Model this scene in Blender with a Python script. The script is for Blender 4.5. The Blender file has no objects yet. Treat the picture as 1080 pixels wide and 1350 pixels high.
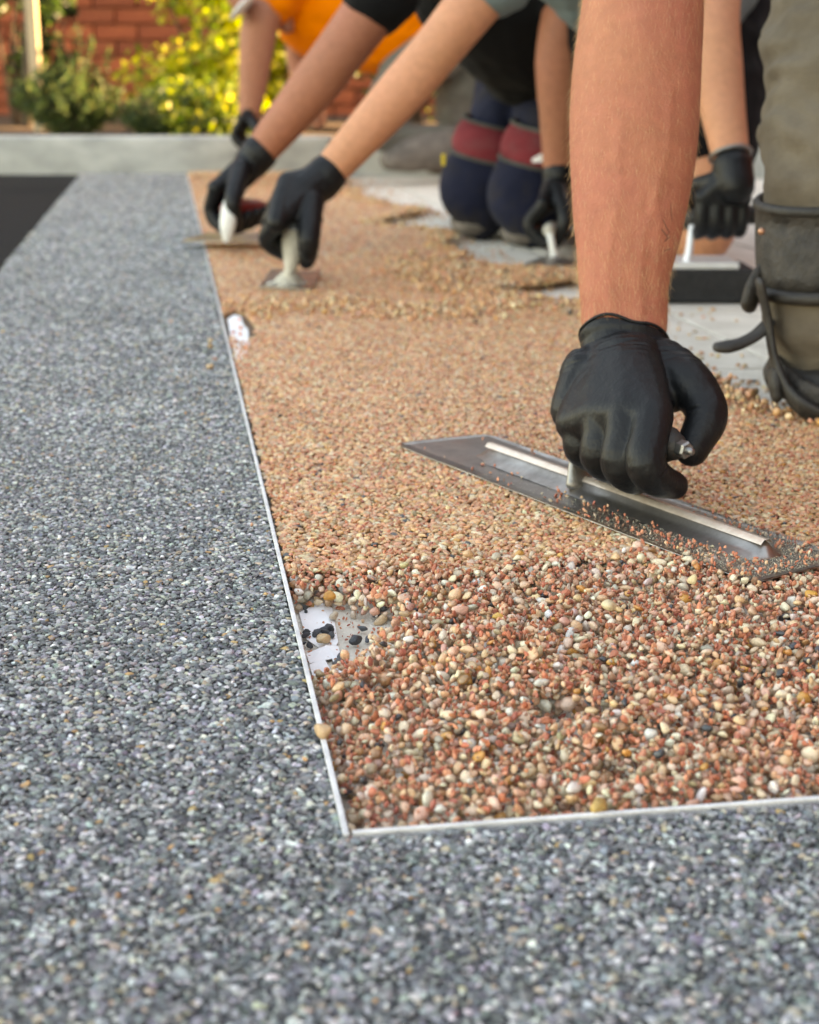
import bpy, bmesh, math, random
import numpy as np
from mathutils import Vector, Matrix, noise
from mathutils.bvhtree import BVHTree
R = math.radians
S = bpy.context.scene
C = S.collection
random.seed(7)
rng = np.random.default_rng(7)

# ------------------------------------------------------------------ camera
CAM_H, FPX, HORIZON = 0.30, 2000.0, 100.0           # metres, pixels of a 1080x1350 frame
PITCH = math.atan((675 - HORIZON) / FPX)
cam = bpy.data.cameras.new('camera')
cam.sensor_fit = 'VERTICAL'; cam.sensor_height = 36.0
cam.lens = FPX / 1350 * 36.0
cam.clip_start = 0.02; cam.clip_end = 200
cam.dof.use_dof = True; cam.dof.focus_distance = 0.90; cam.dof.aperture_fstop = 9.6
cam_o = bpy.data.objects.new('camera', cam); C.objects.link(cam_o)
cam_o.location = (0, 0, CAM_H)
cam_o.rotation_euler = (math.pi / 2 - PITCH, 0, 0)
S.camera = cam_o

# ------------------------------------------------------------------ light
SUN_EL, SUN_AZ = R(24), R(80)                        # azimuth clockwise from +Y
W = bpy.data.worlds.new('World'); S.world = W; W.use_nodes = True
nt = W.node_tree; nt.nodes.clear()
sky = nt.nodes.new('ShaderNodeTexSky'); sky.sky_type = 'NISHITA'; sky.sun_disc = False
sky.sun_elevation = SUN_EL; sky.sun_rotation = SUN_AZ
bg = nt.nodes.new('ShaderNodeBackground'); bg.inputs['Strength'].default_value = 0.15
wo = nt.nodes.new('ShaderNodeOutputWorld')
nt.links.new(sky.outputs[0], bg.inputs[0]); nt.links.new(bg.outputs[0], wo.inputs[0])
sun = bpy.data.lights.new('sun', 'SUN'); sun.energy = 5.0; sun.angle = R(0.55); sun.color = (1.0, .86, .66)
sun_o = bpy.data.objects.new('sun', sun); C.objects.link(sun_o)
sdir = Vector((math.sin(SUN_AZ) * math.cos(SUN_EL), math.cos(SUN_AZ) * math.cos(SUN_EL), math.sin(SUN_EL)))
sun_o.rotation_euler = sdir.to_track_quat('Z', 'Y').to_euler(); sun_o.location = sdir * 20
vs = S.view_settings
vs.view_transform = 'Standard'; vs.look = 'None'; vs.gamma = 1.0; vs.use_curve_mapping = False
vs.exposure = 2.95
vs.use_white_balance = True; vs.white_balance_temperature = 12300; vs.white_balance_tint = 14
S.cycles.max_bounces = 6; S.cycles.diffuse_bounces = 3; S.cycles.glossy_bounces = 3
S.cycles.transmission_bounces = 3; S.cycles.use_denoising = True

# ------------------------------------------------------------------ helpers
_c, _s = math.cos(PITCH), math.sin(PITCH)
def P(px, py, Y):
    """Point of the place seen at photo pixel (px, py), standing at depth Y."""
    d = Vector((px - 540, FPX * _c + (675 - py) * _s, -FPX * _s + (675 - py) * _c))
    return d * (Y / d.y) + Vector((0, 0, CAM_H))
def G(px, py, z=0.0):
    d = Vector((px - 540, FPX * _c + (675 - py) * _s, -FPX * _s + (675 - py) * _c))
    return d * ((z - CAM_H) / d.z) + Vector((0, 0, CAM_H))

def tag(o, label=None, cat=None, group=None, kind=None):
    if label: o['label'] = label
    if cat: o['category'] = cat
    if group: o['group'] = group
    if kind: o['kind'] = kind
    return o
def thing(name, loc, label, cat, group=None):
    o = bpy.data.objects.new(name, None); C.objects.link(o)
    o.location = loc; o.empty_display_size = .05
    return tag(o, label, cat, group)
def link(name, me, mat=None, parent=None, smooth=False):
    o = bpy.data.objects.new(name, me); C.objects.link(o)
    if mat is not None and not me.materials: me.materials.append(mat)
    if smooth: me.shade_smooth()
    if parent is not None:
        o.parent = parent
        q = parent; off = Vector(parent.location)
        while q.parent is not None: q = q.parent; off = off + Vector(q.location)
        o.location = -off                              # meshes are built in world coordinates
    return o
def mesh(name, vs_, fs, mat=None, parent=None, smooth=False):
    me = bpy.data.meshes.new(name); me.from_pydata([tuple(v) for v in vs_], [], fs); me.update()
    return link(name, me, mat, parent, smooth)
def box_vf(c, sx, sy, sz, ax=Vector((1, 0, 0)), ay=Vector((0, 1, 0)), az=Vector((0, 0, 1))):
    c = Vector(c); v = []
    for k in (-1, 1):
        for j in (-1, 1):
            for i in (-1, 1): v.append(c + ax * (i * sx / 2) + ay * (j * sy / 2) + az * (k * sz / 2))
    return v, [(0, 2, 3, 1), (4, 5, 7, 6), (0, 1, 5, 4), (2, 6, 7, 3), (0, 4, 6, 2), (1, 3, 7, 5)]
def bevel_me(me, w, seg=2):
    bm = bmesh.new(); bm.from_mesh(me)
    bmesh.ops.bevel(bm, geom=bm.edges[:], offset=w, segments=seg, affect='EDGES', profile=.6)
    bm.to_mesh(me); bm.free(); me.update()
def box(name, c, sx, sy, sz, mat, parent=None, bev=0, ax=Vector((1, 0, 0)), ay=Vector((0, 1, 0)), az=Vector((0, 0, 1))):
    v, f = box_vf(c, sx, sy, sz, ax, ay, az)
    o = mesh(name, v, f, mat, parent)
    if bev: bevel_me(o.data, bev); o.data.shade_smooth_by_angle(angle=R(35)) if hasattr(o.data, 'shade_smooth_by_angle') else None
    return o
def catmull(pts, n):
    pts = [np.array(p, float) for p in pts]
    if len(pts) < 3 or n < 2: return pts
    out = []
    ext = [2 * pts[0] - pts[1]] + pts + [2 * pts[-1] - pts[-2]]
    for i in range(1, len(ext) - 2):
        p0, p1, p2, p3 = ext[i - 1:i + 3]
        for k in range(n):
            t = k / n
            out.append(.5 * (2 * p1 + (p2 - p0) * t + (2 * p0 - 5 * p1 + 4 * p2 - p3) * t * t + (3 * p1 - p0 - 3 * p2 + p3) * t ** 3))
    out.append(pts[-1]); return out
def tube(pts, rad, side=None, n=16, sub=6, cap=True, V=None, F=None):
    """Closed tapered tube along pts; rad: float or (a,b), a along `side`."""
    if V is None: V, F = [], []
    full = [np.concatenate([np.array(p, float), np.array(r if isinstance(r, (tuple, list)) else (r, r), float)]) for p, r in zip(pts, rad)]
    q = catmull(full, sub) if len(full) > 2 else [full[0] + (full[-1] - full[0]) * t for t in np.linspace(0, 1, sub + 1)]
    pos = [Vector(a[:3]) for a in q]; rr = [(max(a[3], 1e-4), max(a[4], 1e-4)) for a in q]
    tan = []
    for i in range(len(pos)):
        t = pos[min(i + 1, len(pos) - 1)] - pos[max(i - 1, 0)]
        tan.append(t.normalized() if t.length > 1e-9 else Vector((0, 0, 1)))
    s = Vector(side) if side is not None else (Vector((1, 0, 0)) if abs(tan[0].x) < .9 else Vector((0, 1, 0)))
    rings = []
    def ring(c, sv, bv, a, b):
        base = len(V)
        for k in range(n):
            an = 2 * math.pi * k / n
            V.append(c + sv * (math.cos(an) * a) + bv * (math.sin(an) * b))
        rings.append(base)
    N = len(pos)
    for i in range(N):
        s = (s - tan[i] * s.dot(tan[i])).normalized(); b = tan[i].cross(s)
        if cap and i == 0:
            m = min(rr[0])
            for a in (80, 55, 28): ring(pos[0] - tan[0] * (m * math.sin(R(a))), s, b, rr[0][0] * math.cos(R(a)), rr[0][1] * math.cos(R(a)))
        ring(pos[i], s, b, *rr[i])
        if cap and i == N - 1:
            m = min(rr[i])
            for a in (28, 55, 80): ring(pos[i] + tan[i] * (m * math.sin(R(a))), s, b, rr[i][0] * math.cos(R(a)), rr[i][1] * math.cos(R(a)))
    for r0, r1 in zip(rings, rings[1:]):
        for k in range(n): F.append((r0 + k, r0 + (k + 1) % n, r1 + (k + 1) % n, r1 + k))
    F.append(tuple(rings[0] + k for k in reversed(range(n)))); F.append(tuple(rings[-1] + k for k in range(n)))
    return V, F
def ell(c, a, b, d, ax=None, ay=None, az=None, V=None, F=None, n=16):
    """Closed ellipsoid."""
    if V is None: V, F = [], []
    ax, ay, az = Vector(ax or (1, 0, 0)), Vector(ay or (0, 1, 0)), Vector(az or (0, 0, 1)); c = Vector(c); b0 = len(V); m = n // 2
    for i in range(1, m):
        th = math.pi * i / m
        for k in range(n):
            ph = 2 * math.pi * k / n
            V.append(c + ax * (a * math.sin(th) * math.cos(ph)) + ay * (b * math.sin(th) * math.sin(ph)) + az * (d * math.cos(th)))
    t = len(V); V.append(c + az * d); V.append(c - az * d)
    for i in range(m - 2):
        for k in range(n):
            F.append((b0 + i * n + k, b0 + (i + 1) * n + k, b0 + (i + 1) * n + (k + 1) % n, b0 + i * n + (k + 1) % n))
    for k in range(n):
        F.append((t, b0 + k, b0 + (k + 1) % n)); F.append((t + 1, b0 + (m - 2) * n + (k + 1) % n, b0 + (m - 2) * n + k))
    return V, F
def fuse(name, V, F, voxel, smooth=4, fn=None, mat=None, parent=None):
    """Many closed shapes -> one continuous skin."""
    me = bpy.data.meshes.new(name); me.from_pydata([tuple(v) for v in V], [], F); me.update()
    o = bpy.data.objects.new('tmp', me); C.objects.link(o)
    m = o.modifiers.new('r', 'REMESH'); m.mode = 'VOXEL'; m.voxel_size = voxel; m.use_smooth_shade = True
    if smooth:
        m = o.modifiers.new('s', 'SMOOTH'); m.iterations = smooth; m.factor = .5
    dg = bpy.context.evaluated_depsgraph_get()
    out = bpy.data.meshes.new_from_object(o.evaluated_get(dg)); out.name = name
    bpy.data.objects.remove(o); bpy.data.meshes.remove(me)
    if fn:
        nv = len(out.vertices); co = np.empty(nv * 3); no = np.empty(nv * 3)
        out.vertices.foreach_get('co', co); out.vertices.foreach_get('normal', no)
        co = co.reshape(-1, 3); no = no.reshape(-1, 3)
        co = co + no * np.array([fn(Vector(p), Vector(q)) for p, q in zip(co, no)])[:, None]
        out.vertices.foreach_set('co', co.ravel()); out.update()
    out.materials.clear()
    return link(name, out, mat, parent, True)

# ------------------------------------------------------------------ materials
class NT:
    def __init__(s, name):
        s.m = bpy.data.materials.new(name); s.m.use_nodes = True; s.t = s.m.node_tree; s.t.nodes.clear()
        s.out = s.n('OutputMaterial'); s.b = s.n('BsdfPrincipled'); s.l(s.b, 0, s.out, 'Surface')
    def n(s, t, **kw):
        x = s.t.nodes.new('ShaderNode' + t)
        for k, v in kw.items(): setattr(x, k, v)
        return x
    def l(s, a, ao, b, bi): s.t.links.new(a.outputs[ao], b.inputs[bi])
    def noise(s, scale, detail=3, rough=.55, co='Object', stretch=None):
        tc = s.n('TexCoord'); x = s.n('TexNoise'); x.inputs['Scale'].default_value = scale
        x.inputs['Detail'].default_value = detail; x.inputs['Roughness'].default_value = rough
        if stretch:
            mp = s.n('Mapping'); mp.inputs['Scale'].default_value = stretch
            s.l(tc, co, mp, 0); s.l(mp, 0, x, 'Vector')
        else: s.l(tc, co, x, 'Vector')
        return x
    def ramp(s, src, so, stops):
        r = s.n('ValToRGB'); e = r.color_ramp.elements
        while len(e) < len(stops): e.new(.5)
        for q, (p, c) in zip(e, stops): q.position = p; q.color = (*c, 1) if len(c) == 3 else c
        s.l(src, so, r, 0); return r
    def mix(s, a, ao, b, bo, fac=None, fo=0, mode='MIX', f=.5):
        x = s.n('Mix', data_type='RGBA', blend_type=mode); x.inputs[0].default_value = f
        if fac is not None: s.l(fac, fo, x, 0)
        for sock, (nn, oo) in ((6, (a, ao)), (7, (b, bo))):
            if isinstance(nn, tuple): x.inputs[sock].default_value = (*nn, 1)
            else: s.l(nn, oo, x, sock)
        return x
    def bump(s, src, so, dist, strength=1.0, prev=None):
        b = s.n('Bump'); b.inputs['Distance'].default_value = dist; b.inputs['Strength'].default_value = strength
        s.l(src, so, b, 'Height')
        if prev: s.l(prev, 0, b, 'Normal')
        s.l(b, 0, s.b, 'Normal'); return b
    def set(s, **kw):
        for k, v in kw.items():
            k = {'rough': 'Roughness', 'metal': 'Metallic', 'spec': 'Specular IOR Level', 'col': 'Base Color', 'coat': 'Coat Weight', 'coatr': 'Coat Roughness', 'sss': 'Subsurface Weight', 'sheen': 'Sheen Weight'}[k]
            s.b.inputs[k].default_value = (*v, 1) if isinstance(v, tuple) else v
        return s
def varied(name, c0, c1, scale, rough, bump=0, bscale=None, metal=0, detail=4, spec=.5, stretch=None, sheen=0):
    t = NT(name); x = t.noise(scale, detail, .6, stretch=stretch)
    r = t.ramp(x, 0, [(.32, c0), (.68, c1)]); t.l(r, 0, t.b, 'Base Color')
    t.set(rough=rough, metal=metal, spec=spec, sheen=sheen)
    if bump:
        y = t.noise(bscale or scale * 4, 4, .6); t.bump(y, 0, bump)
    return t.m
M = {}
M['concrete'] = varied('concrete', (.58, .53, .455), (.79, .73, .64), 14, .85, .0025, 240, detail=9)
M['kerb'] = varied('kerb_concrete', (.27, .28, .272), (.45, .455, .435), 7, .88, .004, 60, detail=8, stretch=(1, 1, 2.2))
M['asphalt'] = varied('asphalt', (.007, .007, .0075), (.026, .026, .027), 160, .92, .006, 220, spec=.18)
M['grey_binder'] = varied('grey_binder', (.045, .050, .054), (.10, .105, .11), 300, .6, .002, 500)
M['tan_binder'] = varied('tan_binder', (.10, .055, .03), (.22, .13, .075), 260, .55, .002, 500)
M['trim'] = varied('trim_plastic', (.56, .57, .58), (.78, .79, .79), 60, .45, .0004, 400)
M['tape'] = varied('tape_paper', (.78, .80, .82), (.90, .91, .92), 40, .55, .0006, 90)
M['soil'] = varied('soil', (.035, .022, .014), (.11, .06, .032), 30, .95, .02, 60)
M['brick_plain'] = None
def stone_mat(name, rough, coat, nscale, contrast):
    t = NT(name); a = t.n('Attribute', attribute_type='INSTANCER', attribute_name='col')
    x = t.noise(nscale, 4, .65)
    r = t.ramp(x, 0, [(.25, (1 - contrast,) * 3), (.75, (1 + contrast * .6,) * 3)])
    m = t.mix(a, 0, r, 0, mode='MULTIPLY', f=1.0); t.l(m, 2, t.b, 'Base Color')
    t.set(rough=rough, coat=coat, coatr=.22, spec=.5)
    y = t.noise(nscale * 3, 3, .6); t.bump(y, 0, .00025, .6)
    return t.m
M['pebble'] = stone_mat('pebble_stone', .30, .5, 3.2, .36)
M['chip'] = stone_mat('chip_stone', .55, .10, 4, .30)
M['crushed'] = stone_mat('crushed_stone', .72, .03, 3.5, .30)

# ------------------------------------------------------------------ paving: frame of the corner
K = Vector((-0.026, 0.563, 0)); UX = Vector((1, .156, 0)).normalized(); VX = Vector((-UX.y, UX.x, 0))
def UV(u, v, z=0.0): return K + UX * u + VX * v + Vector((0, 0, z))
def toUV(p): d = Vector((p[0], p[1], 0)) - K; return d.dot(UX), d.dot(VX)
BASE = -0.016
STRIP = .332
def right_edge(v):
    """Ragged far side of the loose tan gravel."""
    n = noise.noise(Vector((v * 9.0, 4.3, 0))) * .03 + noise.noise(Vector((v * 31.0, 4.3, 0))) * .02
    pts = [(-.1, .60), (.45, .60), (.62, .545), (.80, .49), (1.0, .475), (1.25, .49), (1.42, .55), (1.52, .43), (1.62, .40), (1.70, .56), (1.80, .60), (1.88, .46), (2.05, .43), (2.25, .45), (2.5, .48), (2.7, .37), (2.85, .46), (2.95, .55), (3.1, .47), (3.5, .42), (4.1, .46), (4.6, .46)]
    return np.interp(v, [p[0] for p in pts], [p[1] for p in pts]) + n

# big sheets
g = mesh('ground', [(-60, -30, BASE - .012), (60, -30, BASE - .012), (60, 90, BASE - .012), (-60, 90, BASE - .012)], [(0, 1, 2, 3)], M['asphalt'])
tag(g, kind='structure')
# asphalt road surface beside the grey strip
a = [UV(-12, -8, -.006), UV(-STRIP, -8, -.006), UV(-STRIP, 4.6, -.006), UV(-12, 4.6, -.006)]
o = mesh('asphalt_road', a, [(0, 1, 2, 3)], M['asphalt']); tag(o, kind='structure')
# concrete base slab, scored into pavers
o = mesh('concrete_base', [UV(-STRIP - .002, -STRIP, BASE), UV(3.0, -STRIP, BASE), UV(3.0, 5.2, BASE), UV(-STRIP - .002, 5.2, BASE)], [(0, 1, 2, 3)], M['concrete']); tag(o, kind='structure')
base_slab = o
# concrete pavers lying beyond the tan gravel, each its own piece
paver = None
for i in range(5):
    for j in range(13):
        u0, v0 = .20 + i * .41, .20 + j * .41
        if v0 > 4.4 and u0 < .3: continue
        c = UV(u0 + .203, v0 + .203, BASE + .0015)
        if paver is None:
            vv, ff = box_vf((0, 0, 0), .402, .402, .006, UX, VX)
            pm = bpy.data.meshes.new('paver'); pm.from_pydata([tuple(q) for q in vv], [], ff); bevel_me(pm, .0012, 1); pm.materials.append(M['concrete']); paver = pm
        q = bpy.data.objects.new('paver', paver); C.objects.link(q); q.parent = base_slab; q.location = c + Vector((0, 0, rng.uniform(-.0008, .0008)))
# grey resin bed (L shape)
pts = [UV(-STRIP, -STRIP), UV(2.6, -STRIP), UV(2.6, -.002), UV(-.002, -.002), UV(-.002, 4.6), UV(-STRIP, 4.6)]
vv = [p + Vector((0, 0, -.0016)) for p in pts] + [p + Vector((0, 0, BASE + .001)) for p in pts]
n = len(pts)
o = mesh('grey_paving', vv, [(0, 1, 2, 3), (0, 3, 4, 5)] + [(k, k + n, (k + 1) % n + n, (k + 1) % n) for k in range(n)], M['grey_binder']); tag(o, kind='structure')
# tan resin bed, trowelled part
vl = np.linspace(.37, 4.42, 90); L = [UV(.004, v, -.0038) for v in vl]; Rr = [UV(right_edge(v) - .02, v, -.0038) for v in vl]
vv = L + Rr + [Vector((p.x, p.y, BASE + .0052)) for p in Rr]; n = len(vl)
ff = [(k, n + k, n + k + 1, k + 1) for k in range(n - 1)] + [(n + k, 2 * n + k, 2 * n + k + 1, n + k + 1) for k in range(n - 1)]
def in_hole(u, v):   # bare patches in the tan bed: at the torn tape by the hands, at the near corner
    h = 0.0
    for cu, cv, ru, rv in HOLES:
        d = math.hypot((u - cu) / ru, (v - cv) / rv) + .25 * noise.noise(Vector((u * 70, v * 70, 2)))
        h = max(h, 1 - d)
    return h
hu, hv = toUV(G(312, 445, BASE))
h1u, h1v = toUV(G(440, 850, BASE)); h2u, h2v = toUV(G(728, 972, BASE)); h3u, h3v = toUV(G(800, 1058, BASE))
HOLES = [(hu + .003, hv, .021, .115), (h1u - .006, h1v, .031, .062), (h1u + .020, h1v + .004, .022, .030), (h2u, h2v, .011, .016), (h3u, h3v, .010, .007)]
ff = [f for f in ff if not (f[0] < n and abs(vl[f[0]] - hv) < .16 and False)]
o = mesh('tan_paving', vv, ff, M['tan_binder']); tag(o, kind='structure')
# cut the bed at the far bare patch: drop a shallow gap by raising the concrete patch there
hp = [G(x, y, .0004) for x, y in ((300, 421), (308, 415), (318, 417), (321, 428), (327, 434), (329, 455), (326, 464), (318, 473), (311, 474), (305, 450))]
o = mesh('masking_tape', hp, [tuple(range(len(hp)))], M['tape']); tag(o, 'white paper patch bared beside the trim near the far gloved hands', 'tape')

# white edge trims
def trim(name, p0, p1, side, label):
    d = (p1 - p0); L_ = d.length; d.normalize(); t = thing(name, p0, label, 'edge trim')
    c = (p0 + p1) / 2
    b = box('upright_web', c + side * .0 + Vector((0, 0, (BASE + .0008) / 2)), L_, .0017, -BASE - .0006, M['trim'], t, .0003, d, side)
    b2 = box('rounded_lip', c - side * .0002 + Vector((0, 0, .0009)), L_, .0026, .0012, M['trim'], t, .0004, d, side)
    return t
trim('edge_trim', UV(0, -.002), UV(0, 4.45), UX, 'long white trim running from the near corner back to the kerb')
trim('edge_trim', UV(.0025, 0), UV(2.4, 0), VX, 'short white trim along the front edge of the loose pebbles')

# ------------------------------------------------------------------ stones
ICO = bmesh.new(); bmesh.ops.create_icosphere(ICO, subdivisions=2, radius=1)
ICO_V = np.array([v.co for v in ICO.verts]); ICO_F = [tuple(v.index for v in f.verts) for f in ICO.faces]; ICO.free()
ICO = bmesh.new(); bmesh.ops.create_icosphere(ICO, subdivisions=3, radius=1)
ICO3_V = np.array([v.co for v in ICO.verts]); ICO3_F = [tuple(v.index for v in f.verts) for f in ICO.faces]; ICO.free()
def stone_shape(seed, p, planes, lo, fine=False):
    r = np.random.default_rng(seed); n = r.normal(size=(planes, 3)); n /= np.linalg.norm(n, axis=1)[:, None]
    d = r.uniform(lo, 1.0, planes); v = ICO3_V if fine else ICO_V
    x = np.clip(v @ n.T, 0, None) / d
    rad = 1 / np.maximum((x ** p).sum(1) ** (1 / p), .75)
    w = v * rad[:, None]; w -= (w.max(0) + w.min(0)) / 2; w /= (w.max(0) - w.min(0)).max() / 2
    return w
def stone_coll(name, mat, seeds, p, planes, lo, flat):
    col = bpy.data.collections.new(name)
    for s_ in seeds:
        w = stone_shape(s_, p, planes, lo) * np.array(flat)
        me = bpy.data.meshes.new(name); me.from_pydata(w.tolist(), [], ICO_F); me.materials.append(mat)
        if p < 14: me.shade_smooth()
        col.objects.link(bpy.data.objects.new(name, me))
    return col
COL_P = stone_coll('pebble', M['pebble'], range(14), 7, 10, .60, (1, 1, 1))
COL_C = stone_coll('red_chip', M['chip'], range(20, 27), 22, 8, .55, (1, .9, .75))
COL_G = stone_coll('crushed_stone', M['crushed'], range(40, 50), 14, 10, .62, (1, .95, .85))
def scatter(name, pos, rot, scl, col, coll, label=None, cat=None, parent=None):
    n = len(pos); me = bpy.data.meshes.new(name); me.vertices.add(n); me.vertices.foreach_set('co', np.asarray(pos, np.float32).ravel())
    def at(nm, ty, key, data):
        a_ = me.attributes.new(nm, ty, 'POINT'); a_.data.foreach_set(key, np.asarray(data).ravel())
    at('rot', 'FLOAT_VECTOR', 'vector', np.asarray(rot, np.float32)); at('scl', 'FLOAT_VECTOR', 'vector', np.asarray(scl, np.float32))
    at('col', 'FLOAT_COLOR', 'color', np.concatenate([np.asarray(col, np.float32), np.ones((n, 1), np.float32)], 1))
    at('idx', 'INT', 'value', rng.integers(0, len(coll.objects), n).astype(np.int32))
    o = bpy.data.objects.new(name, me); C.objects.link(o)
    ng = bpy.data.node_groups.new(name, 'GeometryNodeTree')
    ng.interface.new_socket('Geometry', in_out='INPUT', socket_type='NodeSocketGeometry'); ng.interface.new_socket('Geometry', in_out='OUTPUT', socket_type='NodeSocketGeometry')
    N = ng.nodes.new; gi = N('NodeGroupInput'); go = N('NodeGroupOutput'); ip = N('GeometryNodeInstanceOnPoints'); ci = N('GeometryNodeCollectionInfo')
    ci.inputs['Collection'].default_value = coll; ci.inputs['Separate Children'].default_value = True; ci.inputs['Reset Children'].default_value = True
    ip.inputs['Pick Instance'].default_value = True
    def attr(nm, ty): x = N('GeometryNodeInputNamedAttribute'); x.data_type = ty; x.inputs['Name'].default_value = nm; return x
    lk = ng.links.new; lk(gi.outputs[0], ip.inputs['Points']); lk(ci.outputs[0], ip.inputs['Instance'])
    e = N('FunctionNodeEulerToRotation'); lk(attr('rot', 'FLOAT_VECTOR').outputs['Attribute'], e.inputs[0]); lk(e.outputs[0], ip.inputs['Rotation'])
    lk(attr('scl', 'FLOAT_VECTOR').outputs['Attribute'], ip.inputs['Scale']); lk(attr('idx', 'INT').outputs['Attribute'], ip.inputs['Instance Index'])
    lk(ip.outputs[0], go.inputs[0])
    md = o.modifiers.new('stones', 'NODES'); md.node_group = ng
    tag(o, label, cat, kind='stuff')
    return o
def pick(pal, wts, n, jit=.12):
    pal = np.array(pal); w = np.array(wts, float); w /= w.sum(); i = rng.choice(len(pal), n, p=w)
    c = pal[i] * (1 + rng.normal(0, jit, (n, 1))) * (1 + rng.normal(0, jit * .3, (n, 3))); return np.clip(c, .008, .8)
PEB = ([(.80, .575, .40), (.74, .445, .255), (.75, .41, .285), (.68, .31, .08), (.38, .18, .085), (.46, .35, .22), (.54, .43, .33), (.80, .71, .59), (.04, .045, .05)], [28, 23, 17, 3.5, 4.5, 6, 5, 10, 3.0])
FLAT = ([(.76, .47, .245), (.71, .365, .165), (.71, .32, .17), (.64, .29, .08), (.40, .18, .075), (.45, .30, .15), (.54, .38, .245), (.79, .59, .38), (.05, .05, .05)], [20, 24, 22, 4, 6, 7, 6, 8, 1.5])
CHI = ([(.60, .185, .100), (.68, .28, .165), (.46, .135, .085), (.68, .40, .24), (.62, .50, .37), (.30, .15, .10)], [27, 26, 17, 13, 11, 6])
GRY = ([(.095, .103, .109), (.175, .188, .197), (.265, .278, .283), (.365, .376, .375), (.48, .49, .485), (.66, .66, .635), (.42, .34, .26), (.50, .31, .15), (.48, .43, .36)], [19, 27, 23, 15, 8, 4.5, 3, .6, 3.5])
def uvz(u, v, z): return np.stack([K.x + UX.x * u + VX.x * v, K.y + UX.y * u + VX.y * v, z], 1)
def hexgrid(u0, u1, v0, v1, s, jit):
    a_ = np.arange(u0, u1, s); b_ = np.arange(v0, v1, s * .866)
    U, Vv = np.meshgrid(a_, b_); U = U + (np.arange(len(b_)) % 2)[:, None] * s / 2
    U = U.ravel() + rng.normal(0, jit * s, U.size); Vv = Vv.ravel() + rng.normal(0, jit * s, Vv.size); return U, Vv
def rot_flat(n, tilt): return np.stack([rng.normal(0, tilt, n), rng.normal(0, tilt, n), rng.uniform(0, 6.283, n)], 1)

# --- grey stones: dense and flat
gp, gs, gr = [], [], []
for (u0, u1, v0, v1, s_) in [(-STRIP, -.003, -STRIP, .75, .0031), (-.003, .45, -STRIP, -.003, .0031), (.45, .62, -STRIP, -.003, .005), (-STRIP, -.003, .75, 1.1, .0039), (.62, 2.2, -STRIP, -.003, .009), (-STRIP, -.003, 1.1, 2.1, .0047), (-STRIP, -.003, 2.1, 4.55, .0064)]:
    for layer in (0, 1):
        U, Vv = hexgrid(u0, u1, v0, v1, s_, .20 if layer == 0 else .35)
        if layer == 0: pass
        else:
            k = rng.random(len(U)) < .5; U, Vv = U[k], Vv[k]
        keep = (U < -.0018) | (Vv < -.0022); keep &= (U > u0 - .003) & (Vv > v0 - .003); U, Vv = U[keep], Vv[keep]
        n = len(U); r = s_ * np.clip(rng.lognormal(-.50, .27, n), .36, 1.12)
        if layer: r *= .8
        el_ = rng.uniform(.72, 1.25, n); th = rng.uniform(.5, .72, n)
        z = .0006 - r * th + rng.normal(0, .00022, n) - (.0012 if layer else 0)
        gp.append(uvz(U, Vv, z)); gs.append(np.stack([r * el_, r / el_, r * th], 1)); gr.append(rot_flat(n, .17))
gp, gs, gr = map(np.concatenate, (gp, gs, gr))
gcol = pick(*GRY, len(gp), .18) * (1 + .16 * np.array([noise.noise(Vector((a_ * 9, b_ * 9, 0))) + .5 * noise.noise(Vector((a_ * 31, b_ * 31, 4))) for a_, b_, c_ in gp]))[:, None]
scatter('grey_stones', gp, gr, gs, gcol, COL_G, 'tightly packed crushed grey stones bound in resin', 'gravel')
print('grey', len(gp))

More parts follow.
